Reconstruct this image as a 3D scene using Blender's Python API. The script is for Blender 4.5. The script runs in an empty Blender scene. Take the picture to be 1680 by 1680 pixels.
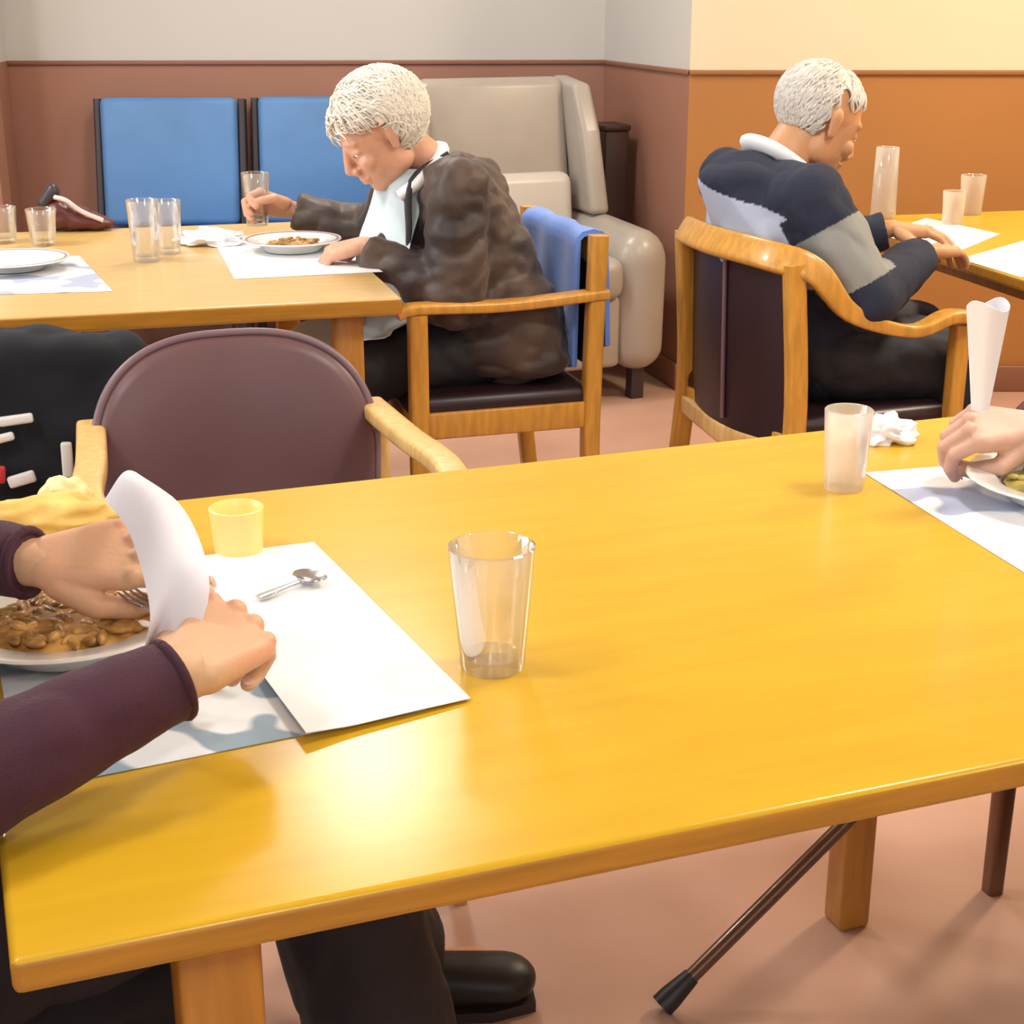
import bpy, bmesh, math, random
from mathutils import Vector, Matrix, noise
random.seed(7)
PI = math.pi
V = Vector
C = bpy.context.scene.collection
SC = bpy.context.scene

# ---------------------------------------------------------------- camera, world, lights, exposure
CAM_H, PITCH, FPX = 1.30, math.radians(18.8), 2500.0
cam_d = bpy.data.cameras.new('camera'); cam = bpy.data.objects.new('camera', cam_d); C.objects.link(cam)
cam.location = (0, 0, CAM_H); cam.rotation_euler = (PI/2 - PITCH, 0, 0)
cam_d.sensor_width = 36; cam_d.lens = 36*FPX/1680; cam_d.clip_start = 0.05
SC.camera = cam
SC.view_settings.view_transform = 'Standard'; SC.view_settings.look = 'None'
SC.view_settings.gamma = 1; SC.view_settings.use_curve_mapping = False
SC.view_settings.exposure = 0.28
world = bpy.data.worlds.new('world'); SC.world = world; world.use_nodes = True
world.node_tree.nodes['Background'].inputs[0].default_value = (0.85, 0.92, 1.0, 1)
world.node_tree.nodes['Background'].inputs[1].default_value = 1.0
CEIL = 2.6
LAMPS = [  # x, y, power, colour
    (-0.46, 4.45, 17, (1.0, 0.97, 0.93)), (-2.2, 3.0, 32, (1.0, 0.98, 0.95)), (2.1, 3.7, 44, (1.0, 0.80, 0.55)),
    (-1.3, 0.9, 12, (1.0, 0.97, 0.93)), (1.1, 1.9, 16, (1.0, 0.95, 0.86)), (0.3, -1.0, 10, (1.0, 0.96, 0.9)), (2.6, 0.3, 12, (1.0, 0.95, 0.88))]
for lx, ly, lp, lc in LAMPS:
    a = bpy.data.lights.new('ceiling_area', 'AREA'); a.shape = 'SQUARE'; a.size = 0.34; a.energy = lp; a.color = lc
    ao = bpy.data.objects.new('ceiling_area', a); C.objects.link(ao); ao.location = (lx, ly, CEIL-0.06)
# daylight through the window of the left wall and the window behind the camera
for loc, rot, sz, pw in (((-3.35, 1.9, 1.6), (0, math.radians(-90), 0), (1.5, 3.0), 36), ((0.2, -2.3, 1.6), (math.radians(90), 0, 0), (3.4, 1.5), 14)):
    a = bpy.data.lights.new('window_daylight', 'AREA'); a.shape = 'RECTANGLE'; a.size, a.size_y = sz; a.energy = pw; a.color = (0.86, 0.93, 1.0)
    ao = bpy.data.objects.new('window_daylight', a); C.objects.link(ao); ao.location = loc; ao.rotation_euler = rot

# ---------------------------------------------------------------- materials
def mat(name, col, rough=0.5, var=0.0, vscale=8, vstretch=(1, 1, 1), bump=0.0, bscale=200, metal=0.0, sheen=0.0, trans=0.0, coat=0.0, col2=None, sss=0.0, spec=0.5, alpha=1.0):
    m = bpy.data.materials.new(name); m.use_nodes = True
    nt = m.node_tree; N = nt.nodes; L = nt.links; b = N['Principled BSDF']
    b.inputs['Base Color'].default_value = (*col, 1); b.inputs['Roughness'].default_value = rough
    b.inputs['Metallic'].default_value = metal; b.inputs['Sheen Weight'].default_value = sheen
    b.inputs['Transmission Weight'].default_value = trans; b.inputs['Coat Weight'].default_value = coat
    b.inputs['Specular IOR Level'].default_value = spec; b.inputs['Alpha'].default_value = alpha
    if sss: b.inputs['Subsurface Weight'].default_value = sss; b.inputs['Subsurface Scale'].default_value = 0.01
    tc = N.new('ShaderNodeTexCoord'); mp = N.new('ShaderNodeMapping'); L.new(tc.outputs['Object'], mp.inputs[0]); mp.inputs['Scale'].default_value = vstretch
    if var or col2:
        nz = N.new('ShaderNodeTexNoise'); nz.inputs['Scale'].default_value = vscale; nz.inputs['Detail'].default_value = 5; L.new(mp.outputs[0], nz.inputs['Vector'])
        rp = N.new('ShaderNodeValToRGB'); rp.color_ramp.elements[0].position = 0.35; rp.color_ramp.elements[1].position = 0.65
        c2 = col2 or tuple(min(1, c*(1+var)) for c in col)
        rp.color_ramp.elements[0].color = (*[c*(1-var) for c in col], 1); rp.color_ramp.elements[1].color = (*c2, 1)
        L.new(nz.outputs['Fac'], rp.inputs[0]); L.new(rp.outputs[0], b.inputs['Base Color'])
    if bump:
        n2 = N.new('ShaderNodeTexNoise'); n2.inputs['Scale'].default_value = bscale; n2.inputs['Detail'].default_value = 3; L.new(tc.outputs['Object'], n2.inputs['Vector'])
        bp = N.new('ShaderNodeBump'); bp.inputs['Strength'].default_value = bump; bp.inputs['Distance'].default_value = 0.002
        L.new(n2.outputs['Fac'], bp.inputs['Height']); L.new(bp.outputs[0], b.inputs['Normal'])
    return m
def glass_mat(name, tint=(1, 1, 1), clear=0.86):
    m = bpy.data.materials.new(name); m.use_nodes = True; nt = m.node_tree; N = nt.nodes; L = nt.links
    N.remove(N['Principled BSDF']); out = N['Material Output']
    t = N.new('ShaderNodeBsdfTransparent'); t.inputs[0].default_value = (*tint, 1)
    g = N.new('ShaderNodeBsdfGlossy'); g.inputs['Roughness'].default_value = 0.03
    d = N.new('ShaderNodeBsdfTranslucent'); d.inputs[0].default_value = (0.95, 0.95, 0.95, 1)
    lw = N.new('ShaderNodeLayerWeight'); lw.inputs[0].default_value = 0.45
    mx = N.new('ShaderNodeMixShader'); L.new(lw.outputs['Facing'], mx.inputs[0]); L.new(t.outputs[0], mx.inputs[1]); L.new(g.outputs[0], mx.inputs[2])
    m2 = N.new('ShaderNodeMixShader'); m2.inputs[0].default_value = 1-clear; L.new(mx.outputs[0], m2.inputs[1]); L.new(d.outputs[0], m2.inputs[2])
    L.new(m2.outputs[0], out.inputs[0]); return m
def print_mat(name, paper, ink, scale=7.0, thr=0.62):
    m = mat(name, paper, 0.6); nt = m.node_tree; N = nt.nodes; L = nt.links; b = N['Principled BSDF']
    tc = N.new('ShaderNodeTexCoord'); nz = N.new('ShaderNodeTexNoise'); nz.inputs['Scale'].default_value = scale; nz.inputs['Detail'].default_value = 1.0
    L.new(tc.outputs['Object'], nz.inputs['Vector'])
    rp = N.new('ShaderNodeValToRGB'); e = rp.color_ramp.elements; e[0].position = thr-0.02; e[0].color = (*paper, 1); e[1].position = thr+0.02; e[1].color = (*ink, 1)
    L.new(nz.outputs['Fac'], rp.inputs[0]); L.new(rp.outputs[0], b.inputs['Base Color']); return m

M = {}
M['table'] = mat('yellow_laminate_beech', (0.60, 0.355, 0.018), 0.24, 0.04, 5, (1, 7, 7), bump=0.01, spec=0.35)
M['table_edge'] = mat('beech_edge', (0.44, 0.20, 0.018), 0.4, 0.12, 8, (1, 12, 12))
M['table_back'] = mat('beech_table_glare', (0.60, 0.40, 0.14), 0.28, 0.06, 5, (1, 9, 9), coat=0.1)  # same wood as the front table, window glare mixed into its colour
M['leg'] = mat('beech_leg', (0.46, 0.195, 0.028), 0.4, 0.12, 9, (9, 9, 1))
M['wood'] = mat('honey_beech_chair', (0.62, 0.30, 0.045), 0.35, 0.14, 12, (6, 6, 1), coat=0.2)
M['wood_pale'] = mat('pale_beech_chair', (0.70, 0.45, 0.16), 0.35, 0.12, 12, (6, 6, 1), coat=0.2)
M['wood_dark'] = mat('red_brown_stained_wood', (0.16, 0.055, 0.02), 0.35, 0.2, 12, (6, 6, 1), coat=0.2)
M['floor'] = mat('salmon_linoleum', (0.56, 0.335, 0.245), 0.22, 0.05, 3, bump=0.01, col2=(0.60, 0.37, 0.28))
M['wall_lo'] = mat('red_brown_paint', (0.33, 0.158, 0.105), 0.45, 0.04, 2)
M['wall_lo_warm'] = mat('brown_paint_warm_lit', (0.40, 0.175, 0.045), 0.45, 0.04, 2)  # warm lamp light mixed into the brown wall colour
M['wall_hi'] = mat('off_white_paint', (0.56, 0.54, 0.50), 0.6, 0.02, 2)
M['wall_hi_warm'] = mat('off_white_paint_warm_lit', (0.70, 0.62, 0.44), 0.6, 0.02, 2)  # upper wall colour with the warm light tinted in
M['rail'] = mat('brown_wall_rail', (0.25, 0.11, 0.065), 0.45)
M['ceil'] = mat('ceiling_white', (0.75, 0.74, 0.70), 0.8)
M['burg'] = mat('mauve_brown_vinyl', (0.125, 0.062, 0.070), 0.42, 0.08, 4, bump=0.08, bscale=300)
M['piping'] = mat('mauve_piping', (0.19, 0.12, 0.14), 0.4)
M['blackvinyl'] = mat('black_burgundy_vinyl', (0.025, 0.010, 0.014), 0.38, 0.1, 5, bump=0.06)
M['seam'] = mat('seam_tape', (0.16, 0.09, 0.10), 0.5)
M['blue'] = mat('blue_vinyl', (0.095, 0.24, 0.50), 0.5, 0.10, 3, bump=0.08, bscale=120)
M['bluecloth'] = mat('blue_knit', (0.13, 0.28, 0.78), 0.85, 0.12, 9, bump=0.4, bscale=220, sheen=0.3)
M['greyvinyl'] = mat('grey_beige_vinyl', (0.34, 0.30, 0.255), 0.33, 0.06, 4, bump=0.05, bscale=150)
M['greyvinyl_d'] = mat('dark_taupe_vinyl', (0.17, 0.15, 0.13), 0.4)
M['darkframe'] = mat('dark_frame', (0.035, 0.025, 0.03), 0.4)
M['darkbrown'] = mat('dark_brown', (0.05, 0.02, 0.012), 0.5, 0.2, 6)
M['paper'] = mat('white_paper', (0.86, 0.86, 0.88), 0.6)
M['paperprint'] = print_mat('printed_placemat', (0.80, 0.84, 0.87), (0.27, 0.37, 0.46), 14, 0.545)
M['paperprint2'] = print_mat('printed_placemat_grey', (0.84, 0.85, 0.87), (0.36, 0.40, 0.54), 9, 0.55)
M['napkin'] = mat('white_napkin', (0.84, 0.83, 0.88), 0.8, bump=0.2, bscale=60)
M['china'] = mat('white_china', (0.82, 0.81, 0.78), 0.15, coat=0.3)
M['china_line'] = mat('mauve_rim_line', (0.35, 0.25, 0.27), 0.2)
M['glass'] = glass_mat('clear_glass', (0.99, 0.98, 0.96), 0.90)
M['plastic'] = glass_mat('frosted_plastic', (0.98, 0.94, 0.90), 0.60)
M['yellowplastic'] = mat('yellow_cup', (0.93, 0.76, 0.28), 0.3, trans=0.0)
M['steel'] = mat('steel', (0.55, 0.56, 0.58), 0.25, metal=1.0)
M['black'] = mat('black_rubber', (0.012, 0.012, 0.013), 0.45)
M['blackcloth'] = mat('black_cloth', (0.006, 0.008, 0.013), 0.9, 0.2, 9, bump=0.3, bscale=180)
M['stick'] = mat('brown_varnished_stick', (0.13, 0.045, 0.012), 0.3, coat=0.3)
M['skin_l'] = mat('skin_warm', (0.72, 0.45, 0.27), 0.5, 0.10, 20, bump=0.25, bscale=130, sss=0.12, col2=(0.74, 0.40, 0.25))
M['skin_r'] = mat('skin_pink', (0.60, 0.36, 0.27), 0.5, 0.10, 20, bump=0.2, bscale=130, sss=0.12)
M['skin_w'] = mat('skin_rosy', (0.66, 0.36, 0.24), 0.5, 0.12, 16, bump=0.2, bscale=120, sss=0.12)
M['skin_m'] = mat('skin_tanned', (0.58, 0.30, 0.15), 0.5, 0.10, 16, bump=0.2, bscale=120, sss=0.1)
M['nail'] = mat('nail', (0.72, 0.45, 0.36), 0.25)
M['plum'] = mat('plum_wool', (0.048, 0.011, 0.026), 0.85, 0.18, 12, bump=0.4, bscale=260, sheen=0.04)
M['trouser'] = mat('black_trouser', (0.014, 0.013, 0.017), 0.75, 0.2, 9, bump=0.2)
M['trouser_m'] = mat('charcoal_trouser', (0.016, 0.017, 0.024), 0.75, 0.25, 9, bump=0.2)
M['jacket'] = mat('dark_brown_jacket', (0.034, 0.018, 0.016), 0.55, 0.35, 9, bump=0.5, bscale=45, sheen=0.15, col2=(0.085, 0.052, 0.036))
M['lining'] = mat('dark_lapel', (0.02, 0.017, 0.024), 0.7)
M['bib'] = mat('pale_blue_bib', (0.60, 0.72, 0.78), 0.7, 0.05, 9, bump=0.2, bscale=60)
M['collar'] = mat('white_collar', (0.82, 0.83, 0.86), 0.7)
M['navy'] = mat('navy_knit', (0.014, 0.020, 0.045), 0.85, 0.2, 12, bump=0.4, bscale=260)
M['stripe'] = mat('pale_grey_blue_knit', (0.38, 0.43, 0.56), 0.85, 0.08, 12, bump=0.4, bscale=260)
M['stripe2'] = mat('grey_knit', (0.27, 0.28, 0.27), 0.85, 0.08, 12, bump=0.4, bscale=260)
M['hair_w'] = mat('white_hair', (0.80, 0.77, 0.70), 0.55, 0.10, 40, (1, 1, 4))
M['hair_m'] = mat('grey_white_hair', (0.66, 0.64, 0.60), 0.55, 0.12, 40, (1, 1, 4))
M['hair_d'] = mat('grey_hair', (0.35, 0.33, 0.31), 0.55, 0.2, 40)
M['eyewhite'] = mat('eye_white', (0.8, 0.78, 0.75), 0.2)
M['iris'] = mat('iris', (0.05, 0.04, 0.03), 0.1)
M['stew'] = mat('brown_stew', (0.34, 0.15, 0.03), 0.35, 0.4, 45, bump=0.3, bscale=90, col2=(0.62, 0.34, 0.09))
M['bread'] = mat('golden_bread', (0.72, 0.42, 0.07), 0.6, 0.15, 14, bump=0.4, bscale=60, col2=(0.85, 0.62, 0.20))
M['bread_p'] = mat('pale_bread', (0.84, 0.70, 0.36), 0.7, 0.08, 14, bump=0.4, bscale=60)
M['green'] = mat('olive_food', (0.32, 0.26, 0.06), 0.4, 0.4, 50, bump=0.3, bscale=80)
M['maroon'] = mat('maroon_leather', (0.09, 0.018, 0.016), 0.4, 0.2, 8, bump=0.2)
M['pink'] = mat('pale_pink_cloth', (0.70, 0.50, 0.50), 0.8)
M['redprint'] = mat('red_print', (0.55, 0.04, 0.04), 0.6)
M['whiteprint'] = mat('white_print', (0.8, 0.8, 0.78), 0.6)
M['frame_w'] = mat('white_frame', (0.75, 0.75, 0.74), 0.4)
md = bpy.data.materials.new('lamp_diffuser'); md.use_nodes = True; bb = md.node_tree.nodes['Principled BSDF']
bb.inputs['Emission Color'].default_value = (1, 0.96, 0.88, 1); bb.inputs['Emission Strength'].default_value = 9; M['diffuser'] = md

# ---------------------------------------------------------------- mesh helpers
def at(px, py, z=None, y=None):
    """world point seen at that place of the photograph, on the height z or the depth y"""
    a = (px-840)/FPX; b = (840-py)/FPX
    d = V((a, math.cos(PITCH)+b*math.sin(PITCH), -math.sin(PITCH)+b*math.cos(PITCH)))
    t = (z-CAM_H)/d.z if z is not None else y/d.y
    return V((d.x*t, d.y*t, CAM_H+d.z*t))
def obj(name, me, m, parent=None, world_space=False, smooth=True, label=None):
    if isinstance(me, bmesh.types.BMesh):
        bm = me; me = bpy.data.meshes.new(name); bmesh.ops.recalc_face_normals(bm, faces=bm.faces); bm.to_mesh(me); bm.free()
    if world_space and parent is not None: me.transform(parent_world(parent).inverted())
    for p in me.polygons: p.use_smooth = smooth
    if smooth:
        try: me.set_sharp_from_angle(angle=math.radians(50))
        except Exception: pass
    mm = m if isinstance(m, (list, tuple)) else [m]
    for k in mm: me.materials.append(k)
    o = bpy.data.objects.new(name, me); C.objects.link(o)
    if parent is not None: o.parent = parent
    if label: o['label'] = label
    return o
def parent_world(p):
    mtx = Matrix.LocRotScale(p.location, p.rotation_euler, None)
    return parent_world(p.parent) @ mtx if p.parent else mtx
def thing(name, label, cat, loc=(0, 0, 0), rotz=0.0, group=None):
    o = bpy.data.objects.new(name, None); C.objects.link(o); o.empty_display_size = 0.1
    o.location = loc; o.rotation_euler = (0, 0, rotz); o['label'] = label; o['category'] = cat
    if group: o['group'] = group
    return o
def tag(o, label, cat, group=None, loc=None):
    o['label'] = label; o['category'] = cat
    if group: o['group'] = group
    return o
def struct(name, bm, m):
    o = obj(name, bm, m, smooth=False); o['kind'] = 'structure'; return o
def recentre(o, loc):
    """move the origin of a one-mesh thing to loc"""
    o.data.transform(Matrix.Translation(-V(loc))); o.location = loc; return o
def NB(): return bmesh.new()
def merge(bm, tb, mi=0):
    for f in tb.faces: f.material_index = mi
    me = bpy.data.meshes.new('tmp'); tb.to_mesh(me); tb.free(); bm.from_mesh(me); bpy.data.meshes.remove(me)
def box(bm, c, s, rot=None, bev=0.0, seg=2, mi=0):
    tb = NB(); bmesh.ops.create_cube(tb, size=1)
    bmesh.ops.scale(tb, vec=s, verts=tb.verts)
    if bev: bmesh.ops.bevel(tb, geom=list(tb.edges), offset=bev, segments=seg, affect='EDGES', profile=0.5)
    mtx = Matrix.Translation(c)
    if rot is not None: mtx = mtx @ rot
    bmesh.ops.transform(tb, matrix=mtx, verts=tb.verts); merge(bm, tb, mi)
def frames(pts, up):
    out = []; prev = None
    for i, p in enumerate(pts):
        a = pts[max(0, i-1)]; b = pts[min(len(pts)-1, i+1)]; t = (b-a).normalized()
        n = (up if prev is None else prev); n = (n - t*n.dot(t))
        if n.length < 1e-5: n = V((1, 0, 0)) - t*t.x
        n.normalize(); prev = n; out.append((t, n, t.cross(n)))
    return out
def sweep(bm, pts, prof, up=V((0, 0, 1)), mi=0):
    """prof(i)-> list of (a,b): a along side, b along up"""
    pts = [V(p) for p in pts]; tb = NB(); rings = []
    for i, (p, (t, n, s)) in enumerate(zip(pts, frames(pts, V(up)))):
        rings.append([tb.verts.new(p + s*a + n*b) for a, b in prof(i)])
    k = len(rings[0])
    for r0, r1 in zip(rings, rings[1:]):
        for j in range(k): tb.faces.new((r0[j], r0[(j+1) % k], r1[(j+1) % k], r1[j]))
    tb.faces.new(rings[0][::-1]); tb.faces.new(rings[-1]); merge(bm, tb, mi)
def circ(r, n=12, e=1.0): return [(r*math.cos(2*PI*k/n), r*e*math.sin(2*PI*k/n)) for k in range(n)]
def rrect(w, h, n=16, p=5.0):
    o = []
    for k in range(n):
        a = 2*PI*(k+0.5)/n; c, s = math.cos(a), math.sin(a)
        o.append((w/2*math.copysign(abs(c)**(2/p), c), h/2*math.copysign(abs(s)**(2/p), s)))
    return o
def tube(bm, pts, r, n=12, up=V((0, 0, 1)), mi=0, e=1.0):
    rr = r if isinstance(r, (list, tuple)) else [r]*len(pts)
    sweep(bm, pts, lambda i: circ(rr[i], n, e), up, mi)
def catmull(P, n=6):
    P = [V(p) for p in P]; Q = [P[0]*2-P[1]] + P + [P[-1]*2-P[-2]]; out = []
    for i in range(1, len(Q)-2):
        for k in range(n):
            t = k/n; a, b, c, d = Q[i-1], Q[i], Q[i+1], Q[i+2]
            out.append(0.5*((2*b) + (c-a)*t + (2*a-5*b+4*c-d)*t*t + (3*b-a-3*c+d)*t**3))
    out.append(P[-1]); return out
def lathe(bm, prof, n=32, c=(0, 0, 0), mi=0, sx=1, sy=1):
    tb = NB(); rings = []
    for r, z in prof:
        if r < 1e-6: rings.append([tb.verts.new((c[0], c[1], c[2]+z))])
        else: rings.append([tb.verts.new((c[0]+sx*r*math.cos(2*PI*k/n), c[1]+sy*r*math.sin(2*PI*k/n), c[2]+z)) for k in range(n)])
    for a, b in zip(rings, rings[1:]):
        for k in range(n):
            k2 = (k+1) % n
            if len(a) == 1 and len(b) == 1: continue
            if len(a) == 1: tb.faces.new((a[0], b[k], b[k2]))
            elif len(b) == 1: tb.faces.new((a[k], a[k2], b[0]))
            else: tb.faces.new((a[k], a[k2], b[k2], b[k]))
    merge(bm, tb, mi)
_ico = None
def ico_pts():
    global _ico
    if _ico is None:
        t = NB(); bmesh.ops.create_icosphere(t, subdivisions=3, radius=1); _ico = [v.co.copy() for v in t.verts]; t.free()
    return _ico
def ell(c, r, R=None):
    if not isinstance(r, (tuple, list)): r = (r, r, r)
    R = R if R is not None else Matrix.Identity(3); c = V(c)
    return [c + R @ V((p.x*r[0], p.y*r[1], p.z*r[2])) for p in ico_pts()]
def disc(c, r, ax, n=24, e=1.0, side=None):
    ax = V(ax).normalized(); s = V(side) if side is not None else (V((0, 0, 1)) if abs(ax.z) < 0.9 else V((1, 0, 0)))
    s = (s-ax*s.dot(ax)).normalized(); t = ax.cross(s)
    return [V(c) + s*r*math.cos(2*PI*k/n) + t*r*e*math.sin(2*PI*k/n) for k in range(n)]
def hull(bm, *sets, mi=0):
    tb = NB()
    for st in sets:
        for p in st: tb.verts.new(p)
    res = bmesh.ops.convex_hull(tb, input=tb.verts, use_existing_faces=False)
    junk = [g for g in res['geom_interior'] if isinstance(g, bmesh.types.BMVert)] + [g for g in res['geom_unused'] if isinstance(g, bmesh.types.BMVert)]
    bmesh.ops.delete(tb, geom=list(set(junk)), context='VERTS'); merge(bm, tb, mi)
def cone(bm, a, b, ra, rb): hull(bm, ell(a, ra), ell(b, rb))
def remesh(bm, vox, smooth=3, disp=None, fac=0.5):
    me = bpy.data.meshes.new('tmp'); bm.to_mesh(me); bm.free(); o = bpy.data.objects.new('tmp', me); C.objects.link(o)
    r = o.modifiers.new('r', 'REMESH'); r.mode = 'VOXEL'; r.voxel_size = vox; r.adaptivity = 0
    if smooth: s = o.modifiers.new('s', 'SMOOTH'); s.iterations = smooth; s.factor = fac
    dg = bpy.context.evaluated_depsgraph_get(); out = bpy.data.meshes.new_from_object(o.evaluated_get(dg))
    bpy.data.objects.remove(o); bpy.data.meshes.remove(me)
    if disp:
        ns = [v.normal.copy() for v in out.vertices]
        for v, n in zip(out.vertices, ns): v.co += n*disp(v.co)
    return out
def join(*meshes):
    bm = NB()
    for m in meshes: bm.from_mesh(m)
    return bm
def folds(amp, sc=14, st=(1, 1, 1), seed=0):
    def f(p):
        q = V((p.x*st[0], p.y*st[1], p.z*st[2]))*sc + V((seed, seed*2, 0))
        return amp*(abs(noise.noise(q))*2-0.5) + amp*0.35*noise.noise(q*2.7)
    return f
def grid(bm, f, nu, nv, thick=0.0, mi=0):
    tb = NB(); g = [[tb.verts.new(f(i/nu, j/nv)) for j in range(nv+1)] for i in range(nu+1)]
    for i in range(nu):
        for j in range(nv): tb.faces.new((g[i][j], g[i+1][j], g[i+1][j+1], g[i][j+1]))
    if thick:
        bmesh.ops.recalc_face_normals(tb, faces=tb.faces)
        bmesh.ops.solidify(tb, geom=list(tb.faces), thickness=thick)
    merge(bm, tb, mi)

# ---------------------------------------------------------------- room
DADO = 1.065
def wall(name, a, b, lo, hi, thick=0.1):
    """wall whose room face runs from a to b; painted dado and upper part in one mesh with a rail between"""
    a, b = V((*a, 0)), V((*b, 0)); d = (b-a); n = V((d.y, -d.x, 0)).normalized(); bm = NB(); ln = d.length
    R = Matrix.Rotation(math.atan2(d.y, d.x), 4, 'Z'); mid = (a+b)/2 + n*thick/2
    box(bm, mid+V((0, 0, DADO/2)), (ln, thick, DADO), R, mi=0)
    box(bm, mid+V((0, 0, (DADO+CEIL)/2)), (ln, thick, CEIL-DADO), R, mi=1)
    return struct(name, bm, [lo, hi])
XR, YN, XL = 3.4, -2.5, -3.5
bm = NB(); box(bm, (0, 1.8, -0.05), (7.4, 9.2, 0.1)); struct('floor', bm, M['floor'])
bm = NB(); box(bm, (0, 1.8, CEIL+0.05), (7.4, 9.2, 0.1)); struct('ceiling', bm, M['ceil'])
PB, PC = (0.345, 5.93), (0.575, 5.13)        # ends of the short return wall
wall('wall_back', PB, (-1.86, 5.85), M['wall_lo'], M['wall_hi'])
wall('wall_return', PC, PB, M['wall_lo'], M['wall_hi'])
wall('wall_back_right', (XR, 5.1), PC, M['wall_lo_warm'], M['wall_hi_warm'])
wall('wall_pier', (-1.80, 5.45), (XL, 5.42), mat('light_brown_paint', (0.40, 0.19, 0.11), 0.45), mat('white_paint', (0.78, 0.76, 0.72), 0.6))
wall('wall_pier_side', (-1.86, 5.85), (-1.80, 5.45), M['wall_lo'], M['wall_hi'], 0.04)
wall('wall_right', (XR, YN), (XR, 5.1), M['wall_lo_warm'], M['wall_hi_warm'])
def window_wall(name, axis, pos, lo, hi, u0, u1, z0=0.85, z1=2.35, wn='window_1'):
    bm = NB()
    def seg(a, b, za, zb, mi):
        if b-a < 1e-4: return
        if axis == 'x': box(bm, (pos, (a+b)/2, (za+zb)/2), (0.1, b-a, zb-za), mi=mi)
        else: box(bm, ((a+b)/2, pos, (za+zb)/2), (b-a, 0.1, zb-za), mi=mi)
    seg(lo, hi, 0, z0, 0); seg(lo, hi, z1, CEIL, 1); seg(lo, u0, z0, z1, 1); seg(u1, hi, z0, z1, 1)
    struct(name, bm, [M['wall_lo'], M['wall_hi']])
    f = NB(); t = 0.06
    def fr(a, b, za, zb, th=0.06):
        if axis == 'x': box(f, (pos, (a+b)/2, (za+zb)/2), (th, b-a, zb-za))
        else: box(f, ((a+b)/2, pos, (za+zb)/2), (b-a, th, zb-za))
    fr(u0, u1, z0, z0+t); fr(u0, u1, z1-t, z1); n = 3
    for k in range(n+1):
        uu = u0 + (u1-u0-t)*k/n; fr(uu, uu+t, z0+t, z1-t)
    w = obj(wn, f, M['frame_w'], smooth=False); w['kind'] = 'structure'
    g = NB(); f = g; fr(u0+t, u1-t, z0+t, z1-t, 0.006); obj('pane', g, M['glass'], w, smooth=False)
window_wall('wall_left', 'x', XL-0.05, YN, 5.42, 0.3, 3.5, wn='window_1')
window_wall('wall_near', 'y', YN-0.05, XL, XR, -1.6, 2.0, wn='window_2')
def skirt(name, a, b):
    a, b = V((*a, 0)), V((*b, 0)); d = b-a; n = V((-d.y, d.x, 0)).normalized(); bm = NB()
    box(bm, (a+b)/2+n*0.008+V((0, 0, 0.045)), (d.length, 0.014, 0.09), Matrix.Rotation(math.atan2(d.y, d.x), 4, 'Z'), bev=0.003)
    o = obj(name, bm, M['rail']); o['kind'] = 'structure'
skirt('baseboard_back', (PB[0]-0.02, PB[1]-0.0), (-1.84, 5.85)); skirt('baseboard_return', PC, PB); skirt('baseboard_right', (XR, 5.1), PC)
for k, (a, b, mm) in enumerate(((PB, (-1.86, 5.85), M['rail']), (PC, PB, M['rail']), ((XR, 5.1), PC, mat('rail_warm_lit', (0.30, 0.12, 0.04), 0.45)))):  # right-hand rail has the warm light in its colour too
    a, b = V((*a, 0)), V((*b, 0)); d = b-a; n = V((-d.y, d.x, 0)).normalized(); bm = NB()
    box(bm, (a+b)/2+n*0.006+V((0, 0, DADO-0.008)), (d.length, 0.008, 0.016), Matrix.Rotation(math.atan2(d.y, d.x), 4, 'Z'), bev=0.003)
    o = obj('trim_%d' % (k+1), bm, mm); o['kind'] = 'structure'
where = ['over the far end of the room', 'over the left window side', 'over the right-hand table by the orange wall', 'over the left end of the yellow table', 'over the right end of the yellow table', 'near the window behind the viewer', 'in the near right corner of the room']
for (lx, ly, lp, lc), wh in zip(LAMPS, where):
    t = thing('ceiling_light', 'square white ceiling light '+wh, 'ceiling light', (lx, ly, CEIL), group='ceiling lights')
    b = NB()
    for sx, sy, w, h in ((0, .29, .6, .02), (0, -.29, .6, .02), (.29, 0, .02, .56), (-.29, 0, .02, .56)): box(b, (sx, sy, -0.02), (w, h, 0.04))
    obj('frame', b, M['frame_w'], t, smooth=False)
    b = NB(); box(b, (0, 0, -0.02), (0.56, 0.56, 0.02)); obj('diffuser', b, M['diffuser'], t, smooth=False)

# ---------------------------------------------------------------- tables
ANG = math.radians(20.3)
def table(label, corner, L, W, top_m, edge_m, leg_m, legs, ang=ANG, th=0.026, leg_w=0.058):
    t = thing('dining_table', label, 'table', (*corner, 0), ang)
    b = NB(); box(b, (L/2, W/2, 0.73-th/2), (L, W, th), bev=0.006, seg=3)
    o = obj('tabletop', b, [top_m, edge_m], t)
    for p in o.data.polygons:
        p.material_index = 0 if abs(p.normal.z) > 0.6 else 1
        if max(abs(c) for c in p.normal) > 0.999: p.use_smooth = False
    b = NB(); i = 0.09; z = 0.73-th-0.03
    xs = [q[0] for q in legs]; ys = [q[1] for q in legs]; x0, x1, y0, y1 = min(xs), max(xs), min(ys), max(ys)
    for y in (y0+0.14, y1-0.10): box(b, ((x0+x1)/2, y, z+0.01), (x1-x0-0.02, 0.02, 0.04))
    for x in (x0, x1): box(b, (x, (y0+y1)/2, z+0.01), (0.02, y1-y0-leg_w, 0.04))
    obj('apron', b, leg_m, t)
    for x, y in legs:
        lw = leg_w*(0.85 if abs(x-1.15) < 0.01 else 1); b = NB(); box(b, (x, y, (0.73-th)/2), (lw, lw, 0.73-th), bev=0.006); obj('leg', b, leg_m, t)
    return t
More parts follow.
